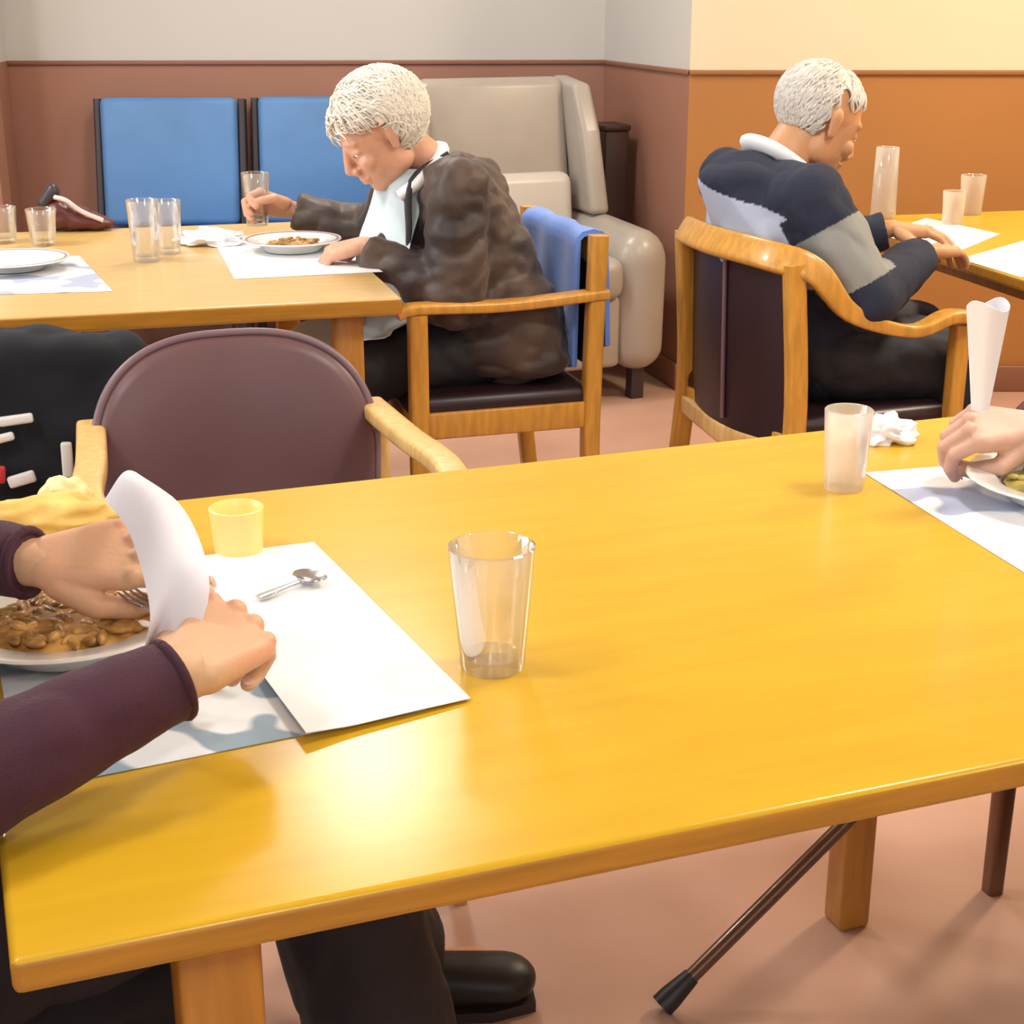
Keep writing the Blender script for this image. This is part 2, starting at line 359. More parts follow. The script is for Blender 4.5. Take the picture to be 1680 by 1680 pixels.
T0 = V((-0.312, 0.805, 0)); TL = V((math.cos(ANG), math.sin(ANG), 0)); TN = V((-TL.y, TL.x, 0))
table('large yellow wooden dining table in the foreground, nearest the viewer', T0[:2], 1.42, 0.89, M['table'], M['table_edge'], M['leg'],
      [(0.135, 0.07), (0.135, 0.80), (1.145, 0.07), (1.15, 0.785)])
ANB = math.radians(15.5)
table('glare-paled wooden table at the back left where the white-haired woman eats', (-0.217-1.9*math.cos(ANB), 2.99-1.9*math.sin(ANB)), 1.9, 1.12, M['table_back'], M['table_edge'], M['leg'],
      [(0.08, 0.08), (0.08, 1.04), (1.80, 0.075), (1.80, 1.04)], ANB, 0.035)
ANC = math.radians(14)
CB = V((0.908, 3.87, 0)); CD = V((math.cos(ANC), math.sin(ANC), 0)); CN = V((-CD.y, CD.x, 0))
CC = CB - CN*0.85
table('wooden table at the right by the orange wall, in front of the seated man', CC[:2], 1.3, 1.12, M['table'], M['table_edge'], M['leg'],
      [(0.35, 0.08), (0.08, 1.04), (1.22, 0.08), (1.22, 1.04)], ANC)

# ---------------------------------------------------------------- chairs
def wood_seat(t, w, d, z, m, cush, rail_z=0.40):
    b = NB()
    for x in (-w/2, w/2): box(b, (x, 0, rail_z), (0.024, d-0.03, 0.06), bev=0.004)
    for y in (-d/2, d/2): box(b, (0, y, rail_z), (w-0.03, 0.024, 0.06), bev=0.004)
    obj('seat_frame', b, m, t)
    b = NB(); box(b, (0, 0.005, z-0.03), (w+0.005, d+0.02, 0.06), bev=0.024, seg=4); obj('seat', b, cush, t)
def armchair_woman():
    th = math.radians(197)
    t = thing('armchair', 'wooden armchair with flat arms under the white-haired woman', 'chair', (-0.085, 3.52, 0), th-PI/2)
    w, d = 0.50, 0.40; m = M['wood']
    wood_seat(t, w, d, 0.465, m, M['blackvinyl'])
    for s in (-1, 1):
        b = NB(); sweep(b, [(s*w/2, d/2, 0), (s*w/2, d/2, 0.65)], lambda i: rrect(0.042, 0.042)); obj('leg', b, m, t)
        b = NB(); sweep(b, catmull([(s*w/2, -d/2-0.03, 0), (s*w/2, -d/2, 0.25), (s*w/2, -d/2, 0.48), (s*w/2, -d/2-0.01, 0.80)], 5), lambda i: rrect(0.040, 0.040), up=V((0, 1, 0))); obj('leg', b, m, t)
        b = NB(); P = catmull([(s*w/2, d/2+0.045, 0.652), (s*w/2, d/2, 0.662), (s*w/2, 0.0, 0.658), (s*w/2, -d/2-0.03, 0.672)], 6)
        sweep(b, P, lambda i: rrect(0.05, 0.024)); obj('armrest', b, m, t)
    b = NB(); sweep(b, [(-w/2, -d/2-0.008, 0.76), (0, -d/2-0.03, 0.765), (w/2, -d/2-0.008, 0.76)], lambda i: rrect(0.022, 0.07)); obj('top_rail', b, m, t)
    b = NB(); box(b, (0, -d/2-0.012, 0.62), (w-0.05, 0.03, 0.24), Matrix.Rotation(0.03, 4, 'X'), bev=0.014); obj('backrest', b, M['blackvinyl'], t)
    return t
armchair_woman()
def armchair_man():
    th = math.radians(20)
    t = thing('armchair', 'curved wooden armchair with dark upholstered back under the man in navy', 'chair', (0.672, 3.325, 0), th-PI/2)
    w, d = 0.50, 0.375; m = M['wood']
    wood_seat(t, w, d, 0.47, m, M['blackvinyl'])
    for s in (-1, 1):
        b = NB(); sweep(b, [(s*(w/2+0.012), d/2, 0), (s*(w/2+0.012), d/2, 0.645)], lambda i: rrect(0.036, 0.036)); obj('leg', b, m, t)
        b = NB(); sweep(b, catmull([(s*w/2, -d/2-0.05, 0), (s*w/2, -d/2-0.01, 0.3), (s*w/2, -d/2-0.0, 0.5), (s*(w/2-0.005), -d/2-0.02, 0.79)], 5), lambda i: rrect(0.036, 0.042), up=V((0, 1, 0))); obj('leg', b, m, t)
    z = 0.80; pts = [(-w/2-0.03, d/2+0.05, 0.655), (-w/2-0.03, d/2-0.04, 0.668), (-w/2-0.035, 0.05, 0.645), (-w/2-0.03, -0.09, 0.69), (-w/2-0.012, -d/2+0.02, 0.775), (-w/2+0.06, -d/2-0.045, z), (0, -d/2-0.075, z+0.005)]
    pts = pts + [(-x, y, q) for x, y, q in pts[:-1][::-1]]
    full = catmull(pts, 6); n = len(full)
    def pr(i):
        k = abs(i-(n-1)/2)/((n-1)/2); return rrect(0.030+0.022*(k > 0.62)*min(1, (k-0.62)*6), 0.06-0.034*min(1, max(0, (k-0.25)*2.6)))
    b = NB(); sweep(b, full, pr); obj('top_rail', b, m, t)
    b = NB(); grid(b, lambda u, v: V(((u-0.5)*(w-0.045), -d/2+0.005-0.045*(1-(2*u-1)**2)-0.01*v, 0.40+0.375*v)), 16, 10, 0.035); obj('backrest', b, M['blackvinyl'], t)
    b = NB(); tube(b, [V((0.02, -d/2-0.045-0.01*k/5, 0.42+0.35*k/5)) for k in range(6)], 0.005); obj('seam', b, M['seam'], t)
    b = NB(); sweep(b, [(-w/2, -d/2-0.005, 0.385), (0, -d/2-0.035, 0.38), (w/2, -d/2-0.005, 0.385)], lambda i: rrect(0.025, 0.045)); obj('bottom_rail', b, M['wood_pale'], t)
armchair_man()
def dome_chair(name_label, loc, th, m, pad, pipe, w=0.44, H=0.40, R=0.235, fwd=0):
    t = thing('armchair', name_label, 'chair', (*loc, 0), th-PI/2)
    d = 0.44
    wood_seat(t, w, d, 0.465, m, pad)
    # dome backrest, leaning back, hugging the sitter slightly
    z0 = 0.44
    outline = []
    for k in range(41):
        a = PI*k/40; c, s = math.cos(a), math.sin(a)
        outline.append((-(R*math.copysign(abs(c)**0.72, c)), z0+0.16+(H-0.16)*(s**0.85)))
    outline = [(-R*0.90, z0), (-R*0.97, z0+0.07)] + outline + [(R*0.97, z0+0.07), (R*0.90, z0)]
    cx, cz = 0, z0+0.16
    b = NB()
    def lean(x, y, z): return V((x, -d/2-0.01-0.20*(z-z0)+0.30*x*x*2+y, z))
    tb = NB(); rings = []
    for rr, yy in ((1.0, -0.02), (1.0, 0.008), (0.975, 0.024), (0.90, 0.034), (0.6, 0.042), (0.3, 0.044)):
        rings.append([tb.verts.new(lean(cx+(x-cx)*rr, yy, cz+(z-cz)*rr)) for x, z in outline])
    rc = tb.verts.new(lean(cx, 0.044, cz))
    for r0, r1 in zip(rings, rings[1:]):
        for j in range(len(r0)):
            j2 = (j+1) % len(r0); tb.faces.new((r0[j], r0[j2], r1[j2], r1[j]))
    for j in range(len(rings[0])): tb.faces.new((rings[-1][j], rings[-1][(j+1) % len(rings[0])], rc))
    bk = tb.verts.new(lean(cx, -0.035, cz)); r0 = rings[0]
    for j in range(len(r0)): tb.faces.new((r0[(j+1) % len(r0)], r0[j], bk))
    merge(b, tb); back = obj('backrest', b, pad, t)
    b = NB(); tube(b, [lean(x*1.005, 0.012, z+0.002) for x, z in outline], 0.007, 8, up=V((0, 1, 0))); obj('piping', b, pipe, back)
    for s in (-1, 1):
        b = NB(); sweep(b, [(s*(w/2+0.015), d/2-0.01, 0), (s*(w/2+0.015), d/2-0.01, 0.635)], lambda i: rrect(0.026+0.008*i, 0.026+0.008*i)); obj('leg', b, m, t)
        b = NB(); sweep(b, catmull([(s*(w/2+0.01), -d/2-0.04, 0), (s*(w/2+0.01), -d/2, 0.35), (s*(w/2+0.012), -d/2-0.02, 0.65)], 5), lambda i: rrect(0.036, 0.036), up=V((0, 1, 0))); obj('leg', b, m, t)
        b = NB(); P = catmull([(s*(w/2+0.008), -d/2-0.05, 0.655), (s*(w/2+0.02), -0.06, 0.655), (s*(w/2+0.035), 0.1, 0.655), (s*(w/2+0.022), d/2+0.03, 0.645)], 6)
        sweep(b, P, lambda i: rrect(0.045, 0.026)); obj('armrest', b, m, t)
    return t
dome_chair('armchair with rounded mauve-brown padded back behind the yellow table', (-0.365, 2.12), math.radians(-72), M['wood_pale'], M['burg'], M['piping'], 0.43, 0.345, 0.222)
dome_chair('dark armchair on which the person in the plum sweater sits', (-0.70, 1.05), math.radians(24), M['wood_dark'], M['blackvinyl'], M['seam'])
dome_chair('dark brown armchair at the right end of the yellow table', (1.015, 1.86), math.radians(200), M['wood_dark'], M['maroon'], M['seam'], 0.46)

def blue_chair(label, x, y):
    t = thing('visitor_chair', label, 'chair', (x, y, 0), PI, group=None)
    w = 0.50
    b = NB(); box(b, (0, -0.20, 0.71), (w, 0.07, 0.46), Matrix.Rotation(0.13, 4, 'X'), bev=0.025, seg=4); obj('backrest', b, M['blue'], t)
    b = NB(); box(b, (0, 0.06, 0.43), (w, 0.50, 0.09), bev=0.03, seg=4); obj('seat', b, M['blue'], t)
    b = NB()
    for s in (-1, 1): sweep(b, [(s*(w/2+0.015), -0.16, 0.36), (s*(w/2+0.015), -0.20, 0.60), (s*(w/2+0.015), -0.255, 0.93)], lambda i: rrect(0.028, 0.05), up=V((0, 1, 0)))
    box(b, (0, 0.05, 0.37), (w+0.05, 0.44, 0.025)); obj('frame', b, M['darkframe'], t)
    for sx in (-1, 1):
        for sy in (-0.15, 0.26):
            b = NB(); box(b, (sx*(w/2+0.015), sy, 0.18), (0.028, 0.03, 0.36)); obj('leg', b, M['darkframe'], t)
blue_chair('blue vinyl chair against the back wall, left of the pair', -1.26, 5.55)
blue_chair('blue vinyl chair against the back wall, partly behind the woman\'s face', -0.69, 5.60)

def wing_chair():
    t = thing('wing_armchair', 'high-backed grey wing armchair in the corner behind the woman', 'armchair', (0.005, 5.17, 0), math.radians(22)+PI)
    # +Y is the front of the chair
    b = NB(); box(b, (0, -0.20, 0.82), (0.54, 0.10, 0.42), Matrix.Rotation(0.16, 4, 'X'), bev=0.04, seg=4)
    o = obj('backrest', b, M['greyvinyl'], t)
    b = NB(); box(b, (0, -0.10, 0.60), (0.50, 0.10, 0.24), Matrix.Rotation(0.12, 4, 'X'), bev=0.04, seg=4); obj('lumbar_cushion', b, mat('pale_grey_vinyl', (0.50, 0.46, 0.41), 0.35), t)
    b = NB(); box(b, (0, 0.10, 0.42), (0.50, 0.54, 0.14), bev=0.045, seg=4); obj('seat', b, M['greyvinyl'], t)
    for s in (-1, 1):
        b = NB(); P = [(s*0.27, -0.26, 1.01), (s*0.28, -0.12, 0.99), (s*0.29, -0.06, 0.85), (s*0.30, 0.00, 0.60), (s*0.30, -0.22, 0.6)]
        q = [V(p)+V((s*0.030, 0, 0)) for p in P]; hull(b, *[ell(p, 0.02) for p in P], *[ell(p, 0.02) for p in q]); obj('wing', b, M['greyvinyl'], t)
        b = NB(); hull(b, ell((s*0.33, 0.28, 0.46), (0.095, 0.08, 0.11)), ell((s*0.33, -0.18, 0.48), (0.085, 0.08, 0.11)), ell((s*0.33, 0.28, 0.18), (0.09, 0.08, 0.08)), ell((s*0.33, -0.18, 0.18), (0.08, 0.08, 0.08)))
        obj('armrest', b, M['greyvinyl'], t)
        for y in (-0.2, 0.28):
            b = NB(); box(b, (s*0.33, y, 0.05), (0.045, 0.045, 0.12)); obj('leg', b, M['darkframe'], t)
    b = NB(); box(b, (0, 0.29, 0.24), (0.50, 0.08, 0.24), bev=0.02); obj('front_panel', b, M['greyvinyl'], t)
wing_chair()
b = NB(); box(b, (0, 0, 0.42), (0.09, 0.16, 0.84), bev=0.006); box(b, (0, 0, 0.85), (0.10, 0.17, 0.02), bev=0.004)  # plain dark upright block in the corner
o = obj('block', b, M['darkbrown']); o.location = (0.35, 5.60, 0); o.rotation_euler = (0, 0, math.radians(16))
tag(o, 'narrow dark brown pedestal in the corner beside the grey wing armchair', 'block')

# ---------------------------------------------------------------- people
def basis(fwd, up):
    f = V(fwd).normalized(); u = V(up); u = (u-f*u.dot(f)).normalized(); r = f.cross(u)
    return Matrix((r, f, u)).transposed()       # columns: right, forward, up
def head_mesh(c, R):
    b = NB(); P = lambda x, y, z: V(c)+R @ V((x, y, z))
    E = lambda x, y, z, r: ell(P(x, y, z), r, R)
    hull(b, E(0, -0.012, 0.035, (0.077, 0.096, 0.082)))
    hull(b, E(0, 0.035, 0.02, (0.062, 0.055, 0.05)), E(0, 0.035, -0.045, (0.052, 0.05, 0.04)), E(0, 0.058, -0.09, (0.022, 0.022, 0.018)), E(0.045, 0.0, -0.062, (0.018, 0.028, 0.026)), E(-0.045, 0.0, -0.062, (0.018, 0.028, 0.026)))
    hull(b, E(0, 0.086, 0.012, 0.009), E(0, 0.105, -0.032, 0.0105)); hull(b, E(0, 0.101, -0.034, 0.011), E(0, 0.085, -0.045, 0.012))
    for s in (-1, 1):
        hull(b, E(s*0.012, 0.094, -0.04, 0.009)); hull(b, E(s*0.012, 0.082, 0.024, 0.009), E(s*0.045, 0.070, 0.022, 0.009))
        hull(b, E(s*0.036, 0.066, -0.028, (0.022, 0.02, 0.02))); hull(b, E(s*0.031, 0.072, 0.0, (0.016, 0.012, 0.011)))
        hull(b, E(s*0.079, -0.006, 0.012, (0.007, 0.016, 0.018)), E(s*0.074, 0.0, -0.022, (0.006, 0.009, 0.01)))
    hull(b, E(0.014, 0.084, -0.062, (0.01, 0.008, 0.005)), E(-0.014, 0.084, -0.062, (0.01, 0.008, 0.005)), E(0, 0.09, -0.061, (0.008, 0.006, 0.005)))
    hull(b, E(0.012, 0.082, -0.071, (0.008, 0.008, 0.005)), E(-0.012, 0.082, -0.071, (0.008, 0.008, 0.005)), E(0, 0.087, -0.072, (0.008, 0.006, 0.005)))
    return b, P
def hand_mesh(w, R, side, curls, thumb=0.5, spread=0.0, fore=None):
    """w wrist; R columns: right=thumb side direction*side, forward=fingers, up=back of hand. side +1: thumb towards +x of R"""
    b = NB(); P = lambda x, y, z: V(w)+R @ V((x*side, y, z))
    fd = V(fore).normalized() if fore is not None else -(R @ V((0, 1, 0)))
    hull(b, ell(V(w)+fd*0.045, (0.022, 0.022, 0.021), R), ell(P(0, 0.006, 0), (0.025, 0.016, 0.017), R))
    hull(b, ell(P(0.012, 0.012, 0), (0.016, 0.02, 0.016), R), ell(P(-0.012, 0.012, 0), (0.016, 0.02, 0.016), R), ell(P(0.028, 0.078, 0.0), (0.011, 0.012, 0.012), R), ell(P(-0.029, 0.068, 0), (0.010, 0.012, 0.011), R))
    tips = []
    for k, (x, y, ln, r) in enumerate(((0.029, 0.082, 0.070, 0.0088), (0.0095, 0.088, 0.078, 0.0090), (-0.010, 0.083, 0.072, 0.0086), (-0.028, 0.073, 0.057, 0.0078))):
        a = 0; cu = curls[k] if isinstance(curls, (list, tuple)) else curls; p = V((x, y, 0.002)); dx = spread*(x/0.03)
        for j, sg in enumerate((0.45, 0.31, 0.24)):
            a += cu*(0.9, 1.15, 0.75)[j]; q = p + V((math.sin(dx), math.cos(a), -math.sin(a)))*ln*sg
            cone(b, P(*p), P(*q), r*(1.06-0.08*j), r*(1.0-0.08*j)); pp = p; p = q
        hull(b, ell(P(x, y, 0.004), r*1.15, R)); dirn = (p-pp).normalized(); tips.append((P(*p), R @ V((0, dirn.y, dirn.z)), r))
    t0, t1, t2, t3 = V((0.018, 0.018, -0.006)), V((0.040, 0.048, -0.014-0.012*thumb)), V((0.050-0.022*thumb, 0.076, -0.020-0.024*thumb)), V((0.052-0.045*thumb, 0.100, -0.022-0.030*thumb))
    cone(b, P(*t0), P(*t1), 0.017, 0.0125); cone(b, P(*t1), P(*t2), 0.0115, 0.0105); cone(b, P(*t2), P(*t3), 0.0105, 0.0085)
    return b, tips
def person(name, label, base, th, sk, pelvis, chest, shC, shw, headc, headf, arms, hands, legs, hips=0.15, chest_r=(0.155, 0.10, 0.14), belly=0.115):
    """all coordinates in world space"""
    t = thing(name, label, 'person', base, th-PI/2)
    u = V((math.cos(th), math.sin(th), 0)); r = V((math.sin(th), -math.cos(th), 0))
    pelvis, chest, shC, headc = V(pelvis), V(chest), V(shC), V(headc)
    sp = (shC-pelvis).normalized(); RT = basis(u-sp*u.dot(sp), sp)
    b = NB(); pe = ell(pelvis, (hips, 0.11, 0.10), RT); mid = pelvis.lerp(chest, 0.5)
    hull(b, pe, ell(mid, (hips*0.88, belly*0.9, 0.08), RT)); hull(b, ell(mid, (hips*0.88, belly*0.9, 0.08), RT), ell(chest, chest_r, RT))
    hull(b, ell(chest, chest_r, RT), ell(shC+r*(shw-0.03), 0.045), ell(shC-r*(shw-0.03), 0.045))
    neck0 = shC+V((0, 0, 0.02))
    for s, (el, wr) in zip((1, -1), arms):
        sh = shC+r*s*shw; cone(b, sh, el, 0.045, 0.036); cone(b, el, V(wr), 0.036, 0.021)
    for s, (kn, an) in zip((1, -1), legs):
        hp = pelvis+r*s*hips*0.55; cone(b, hp, kn, 0.075, 0.052); cone(b, kn, an, 0.050, 0.034)
        tf = u; cone(b, V(an)+V((0, 0, -0.035)), V(an)+tf*0.12+V((0, 0, -0.05)), 0.032, 0.026)
    body = remesh(b, 0.009, 3)
    RH = basis(headf, V((0, 0, 1))) if abs(V(headf).normalized().z) < 0.95 else basis(headf, sp)
    b, HP = head_mesh(headc, RH); hull(b, ell(HP(0, -0.03, -0.045), (0.05, 0.05, 0.03), RH), ell(neck0, (0.058, 0.055, 0.04)))
    hd = remesh(b, 0.0034, 2)
    ms = [body, hd]; tips_all = []
    for (wr, R, side, curls, thumb), am in zip(hands, arms):
        b, tips = hand_mesh(wr, R, side, curls, thumb, fore=V(am[0])-V(wr)); ms.append(remesh(b, 0.0021, 3)); tips_all += [(q, R) for q in tips]
    o = obj('body', join(*ms), sk, t, world_space=True)
    for s in (-1, 1):
        b = NB(); hull(b, ell(HP(s*0.031, 0.0728, -0.004), (0.0120, 0.0122, 0.0070), RH)); e = obj('eye', b, M['eyewhite'], t, world_space=True)
        b = NB(); hull(b, ell(HP(s*0.031, 0.0826, -0.005), (0.005, 0.0032, 0.0045), RH)); obj('iris', b, M['iris'], e, world_space=False) ; C.objects[-1] if False else None
        ir = [x for x in bpy.data.objects if x.parent == e][0]; ir.data.transform(parent_world(t).inverted())
    return dict(t=t, u=u, r=r, RT=RT, RH=RH, HP=HP, tips=tips_all, pelvis=pelvis, chest=chest, shC=shC, shw=shw, arms=arms, legs=legs, hips=hips, chest_r=chest_r, belly=belly, head=headc)
def nails(p):
    for (q, d, r), R in p['tips']:
        up = R @ V((0, 0, 1)); n = (up - d*up.dot(d))
        if n.length < 0.2: n = d.cross(R @ V((1, 0, 0)))
        n.normalize(); B = basis(d, n); b = NB(); hull(b, ell(q+d*r*0.25+n*r*0.72, (r*0.62, r*0.75, r*0.22), B)); obj('fingernail', b, M['nail'], p['t'], world_space=True)
def top(p, name, m, infl=0.018, hem=-0.02, sl=(0.062, 0.055, 0.042), amp=0.006, cuff=0.06, vox=0.0065, seed=0, st=(1, 1, 1), extra=None, split=None, sc=14):
    """sweater or jacket: shell over torso and arms, with flat cuffs"""
    b = NB(); RT, u, r = p['RT'], p['u'], p['r']; pe, ch, sh = p['pelvis'], p['chest'], p['shC']; mid = pe.lerp(ch, 0.5)
    k = lambda t, a=infl: tuple(x+a for x in t)
    lo = ell(pe+V((0, 0, hem)), k((p['hips'], 0.11, 0.08)), RT); mi = ell(mid, k((p['hips']*0.9, p['belly']*0.95, 0.08)), RT); c = ell(ch, k(p['chest_r']), RT)
    hull(b, lo, mi); hull(b, mi, c); hull(b, c, ell(sh+r*(p['shw']-0.02), sl[0]*0.98), ell(sh-r*(p['shw']-0.02), sl[0]*0.98)); hull(b, c, ell(sh+V((0, 0, 0.03))-u*0.01, (0.075, 0.065, 0.03), RT))
    for s, (el, wr) in zip((1, -1), p['arms']):
        a = sh+r*s*p['shw']; el = V(el); wr = V(wr); d = (wr-el).normalized(); e = wr-d*cuff
        cone(b, a, el, sl[0], sl[1]); hull(b, ell(el, sl[1]), disc(e, sl[2], d)); hull(b, disc(e-d*0.01, sl[2]*1.02, d), disc(e+d*0.012, sl[2]*0.97, d))
    if extra: extra(b)
    me = remesh(b, vox, 3, folds(amp, sc, st, seed))
    o = obj(name, me, m, p['t'], world_space=True)
    if split:
        cols = ((0.014, 0.020, 0.045, 1), (0.42, 0.48, 0.62, 1), (0.27, 0.28, 0.27, 1)); ca = me.color_attributes.new('knit', 'FLOAT_COLOR', 'POINT'); W = parent_world(p['t'])
        for v in me.vertices: ca.data[v.index].color = cols[split(W @ v.co)]
    return o
def trousers(p, m, rr=(0.098, 0.078, 0.058), amp=0.006, seed=3):
    b = NB(); r, RT = p['r'], p['RT']; pe = p['pelvis']
    hull(b, ell(pe, (p['hips']+0.014, 0.122, 0.095), RT))
    for s, (kn, an) in zip((1, -1), p['legs']):
        kn, an = V(kn), V(an); hp = pe+r*s*p['hips']*0.52; cone(b, hp, kn, rr[0], rr[1]); d = (an-kn).normalized(); hull(b, ell(kn, rr[1]), disc(an-d*0.0, rr[2], d, side=(1, 0, 0)))
    obj('trousers', remesh(b, 0.0075, 3, folds(amp, 13, (1, 1, 1), seed)), m, p['t'], world_space=True)
def shoes(p, dirs, m=None):
    for (kn, an), d in zip(p['legs'], dirs):
        d = V(d).normalized(); an = V(an); B = basis(d, (0, 0, 1)); g = V((an.x, an.y, 0)); lift = max(0, an.z-0.085)
        g.z = lift; b = NB(); P = lambda x, y, z: g + B @ V((x, y, z))
        hull(b, ell(P(0, -0.035, 0.040), (0.036, 0.040, 0.038), B), ell(P(0, 0.03, 0.045), (0.038, 0.05, 0.042), B)); hull(b, ell(P(0, -0.01, 0.085), (0.038, 0.042, 0.012), B), ell(P(0, 0.02, 0.05), (0.038, 0.05, 0.03), B))
        hull(b, ell(P(0, 0.03, 0.042), (0.038, 0.05, 0.040), B), ell(P(0, 0.145, 0.036), (0.044, 0.05, 0.032), B)); 
        sh = obj('shoe', remesh(b, 0.005, 3), m or M['black'], p['t'], world_space=True)
        b = NB(); hull(b, *[[P(x, y, 0.0), P(x, y, 0.016)] for x, y in ((-.034, -.06), (.034, -.06), (-.038, .0), (.038, 0), (-.047, .13), (.047, .13), (-.03, .19), (.03, .19))])
        s = obj('sole', b, M['darkframe'], sh); s.data.transform(parent_world(p['t']).inverted())
def hair(p, m, line, n=420, rad=1.0, seed=1, length=0.05, curl=0.010, vol=0.012, thick=0.0045, back=0.25, side=0.3):
    """cap plus combed locks; line(d) -> True where hair grows (d unit vector in head space)"""
    HP, RH = p['HP'], p['RH']; rnd = random.Random(seed); b = NB()
    c0 = V((0, -0.012, 0.035)); rr = V((0.077, 0.096, 0.082))
    pts = [q for q in ico_pts()]; tb = NB(); bmesh.ops.create_icosphere(tb, subdivisions=5, radius=1)
    kill = [v for v in tb.verts if not line(v.co)]
    bmesh.ops.delete(tb, geom=kill, context='VERTS')
    for v in tb.verts:
        d = v.co.copy(); k = vol*(0.8+0.6*noise.noise(d*5+V((seed, 0, 0)))); v.co = HP(*(c0+V((d.x*(rr.x+k), d.y*(rr.y+k), d.z*(rr.z+k)))))
    bmesh.ops.recalc_face_normals(tb, faces=tb.faces); bmesh.ops.solidify(tb, geom=list(tb.faces), thickness=0.006); merge(b, tb)
    done = 0
    while done < n:
        d = V((rnd.gauss(0, 1), rnd.gauss(0, 1), rnd.gauss(0, 1))).normalized()
        if not line(d): continue
        done += 1; P = []; f = V((rnd.uniform(-side, side), (back if d.y > 0 else -0.12), -1)); ph = rnd.uniform(0, 6.28); q = d.copy()
        for k in range(7):
            tt = k/6; g = (f-q*f.dot(q)); g = g.normalized() if g.length > 1e-3 else V((1, 0, 0)); q = (q+g*length*1.8/0.09/7*0.9).normalized()
            k2 = vol*(0.9+0.5*math.sin(PI*tt)) + curl*0.5*math.sin(ph+tt*5); sidev = q.cross(g)*curl*math.sin(ph+tt*6)
            P.append(HP(*(c0+V((q.x*(rr.x+k2), q.y*(rr.y+k2), q.z*(rr.z+k2)))+sidev)))
        tube(b, P, [thick*(0.5+math.sin(PI*min(1, 0.15+k/6*0.85))*0.8) for k in range(7)], 6)
    return obj('hair', b, m, p['t'], world_space=True)
def hand_R(fwd, up): return basis(fwd, up)

# --- white-haired woman at the back left table
thW = math.radians(197); uW = V((math.cos(thW), math.sin(thW), 0)); rW = V((math.sin(thW), -math.cos(thW), 0))
pW = V((-0.035, 3.50, 0.555)); shW = V((-0.165, 3.49, 0.90))
wristR = V((-0.545, 3.775, 0.80)); wristL = V((-0.325, 3.37, 0.775))
woman = person('person', 'white-haired person in a dark brown jacket bent over a plate at the back', (-0.075, 3.5, 0), thW, M['skin_w'],
    pW, V((-0.115, 3.485, 0.775)), shW, 0.165, V((-0.285, 3.42, 1.012)), V((-0.84, -0.30, -0.52)),
    [(V((-0.34, 3.76, 0.735)), wristR), (V((-0.125, 3.30, 0.665)), wristL)],
    [(wristR, hand_R(V((-0.9, -0.25, 0.25)), V((0.1, 0.75, 0.45))), -1, 0.85, 0.6), (wristL, hand_R(V((-0.93, 0.2, -0.25)), V((0.1, -0.25, 0.95))), 1, [0.6, 0.75, 0.85, 0.9], 0.8)],
    [(V((-0.40, 3.50, 0.50)), V((-0.40, 3.52, 0.085))), (V((-0.36, 3.32, 0.50)), V((-0.34, 3.33, 0.085)))], hips=0.165, belly=0.135, chest_r=(0.155, 0.115, 0.14))
def jk(b):
    hull(b, ell(pW+V((0.03, -0.07, -0.05)), (0.10, 0.10, 0.06)), ell(pW+V((0.055, 0.02, -0.03)), (0.09, 0.13, 0.07)), ell(pW+V((-0.04, -0.07, -0.03)), (0.10, 0.09, 0.06)))
    hull(b, ell(V((0.03, 3.38, 0.52)), (0.10, 0.08, 0.05)), ell(V((0.06, 3.50, 0.52)), (0.10, 0.13, 0.05)), ell(V((-0.10, 3.36, 0.53)), (0.09, 0.06, 0.05)), ell(V((0.0, 3.42, 0.66)), (0.10, 0.12, 0.05)))
    hull(b, ell(shW-uW*0.05+V((0, 0, 0.0)), (0.10, 0.11, 0.06)), ell(V((-0.06, 3.5, 0.76)), (0.09, 0.15, 0.12)))
top(woman, 'jacket', M['jacket'], 0.022, -0.01, (0.070, 0.070, 0.047), 0.010, 0.03, seed=5, st=(1, 1, 1.5), extra=jk, sc=11)
b = NB(); tube(b, catmull([woman['HP'](-0.055, 0.045, -0.125), woman['HP'](-0.075, -0.02, -0.115), woman['HP'](-0.03, -0.085, -0.105), woman['HP'](0.04, -0.085, -0.105), woman['HP'](0.075, -0.02, -0.115), woman['HP'](0.055, 0.045, -0.125)], 6), 0.022, 10, e=0.7)
obj('collar', b, M['collar'], woman['t'], world_space=True)
def bibf(x, v):
    # from the throat down the chest, over the lap
    P = catmull([V((-0.285, 3.44, 0.935)), V((-0.305, 3.43, 0.86)), V((-0.335, 3.41, 0.78)), V((-0.345, 3.41, 0.70)), V((-0.33, 3.41, 0.60)), V((-0.40, 3.40, 0.585)), V((-0.50, 3.375, 0.55)), V((-0.515, 3.37, 0.42))], 5)
    i = v*(len(P)-1); k = min(int(i), len(P)-2); c = P[k].lerp(P[k+1], i-k); s = (x-0.5)*2; w = 0.065+0.085*min(1, v*2.2)
    return c + rW*w*s - uW*0.075*s*s*(0.4 if v > 0.55 else 1) + uW*0.008*math.sin(9*s+6*v)
b = NB(); grid(b, bibf, 16, 34, 0.004); obj('bib', b, M['bib'], woman['t'], world_space=True)
for s in (-1, 1):
    b = NB(); c = shW+uW*0.05
    P = catmull([c+rW*s*0.07+V((0, 0, 0.06))-uW*0.05, c+rW*s*0.09+V((0, 0, 0.01))+uW*0.035, c+rW*s*0.115+V((0, 0, -0.1))+uW*0.05, c+rW*s*0.125+V((0, 0, -0.22))+uW*0.065], 5)
    sweep(b, P, lambda i: rrect(0.05, 0.014), up=uW); obj('lapel', b, M['lining'], woman['t'], world_space=True)
trousers(woman, M['trouser']); shoes(woman, [uW, uW])
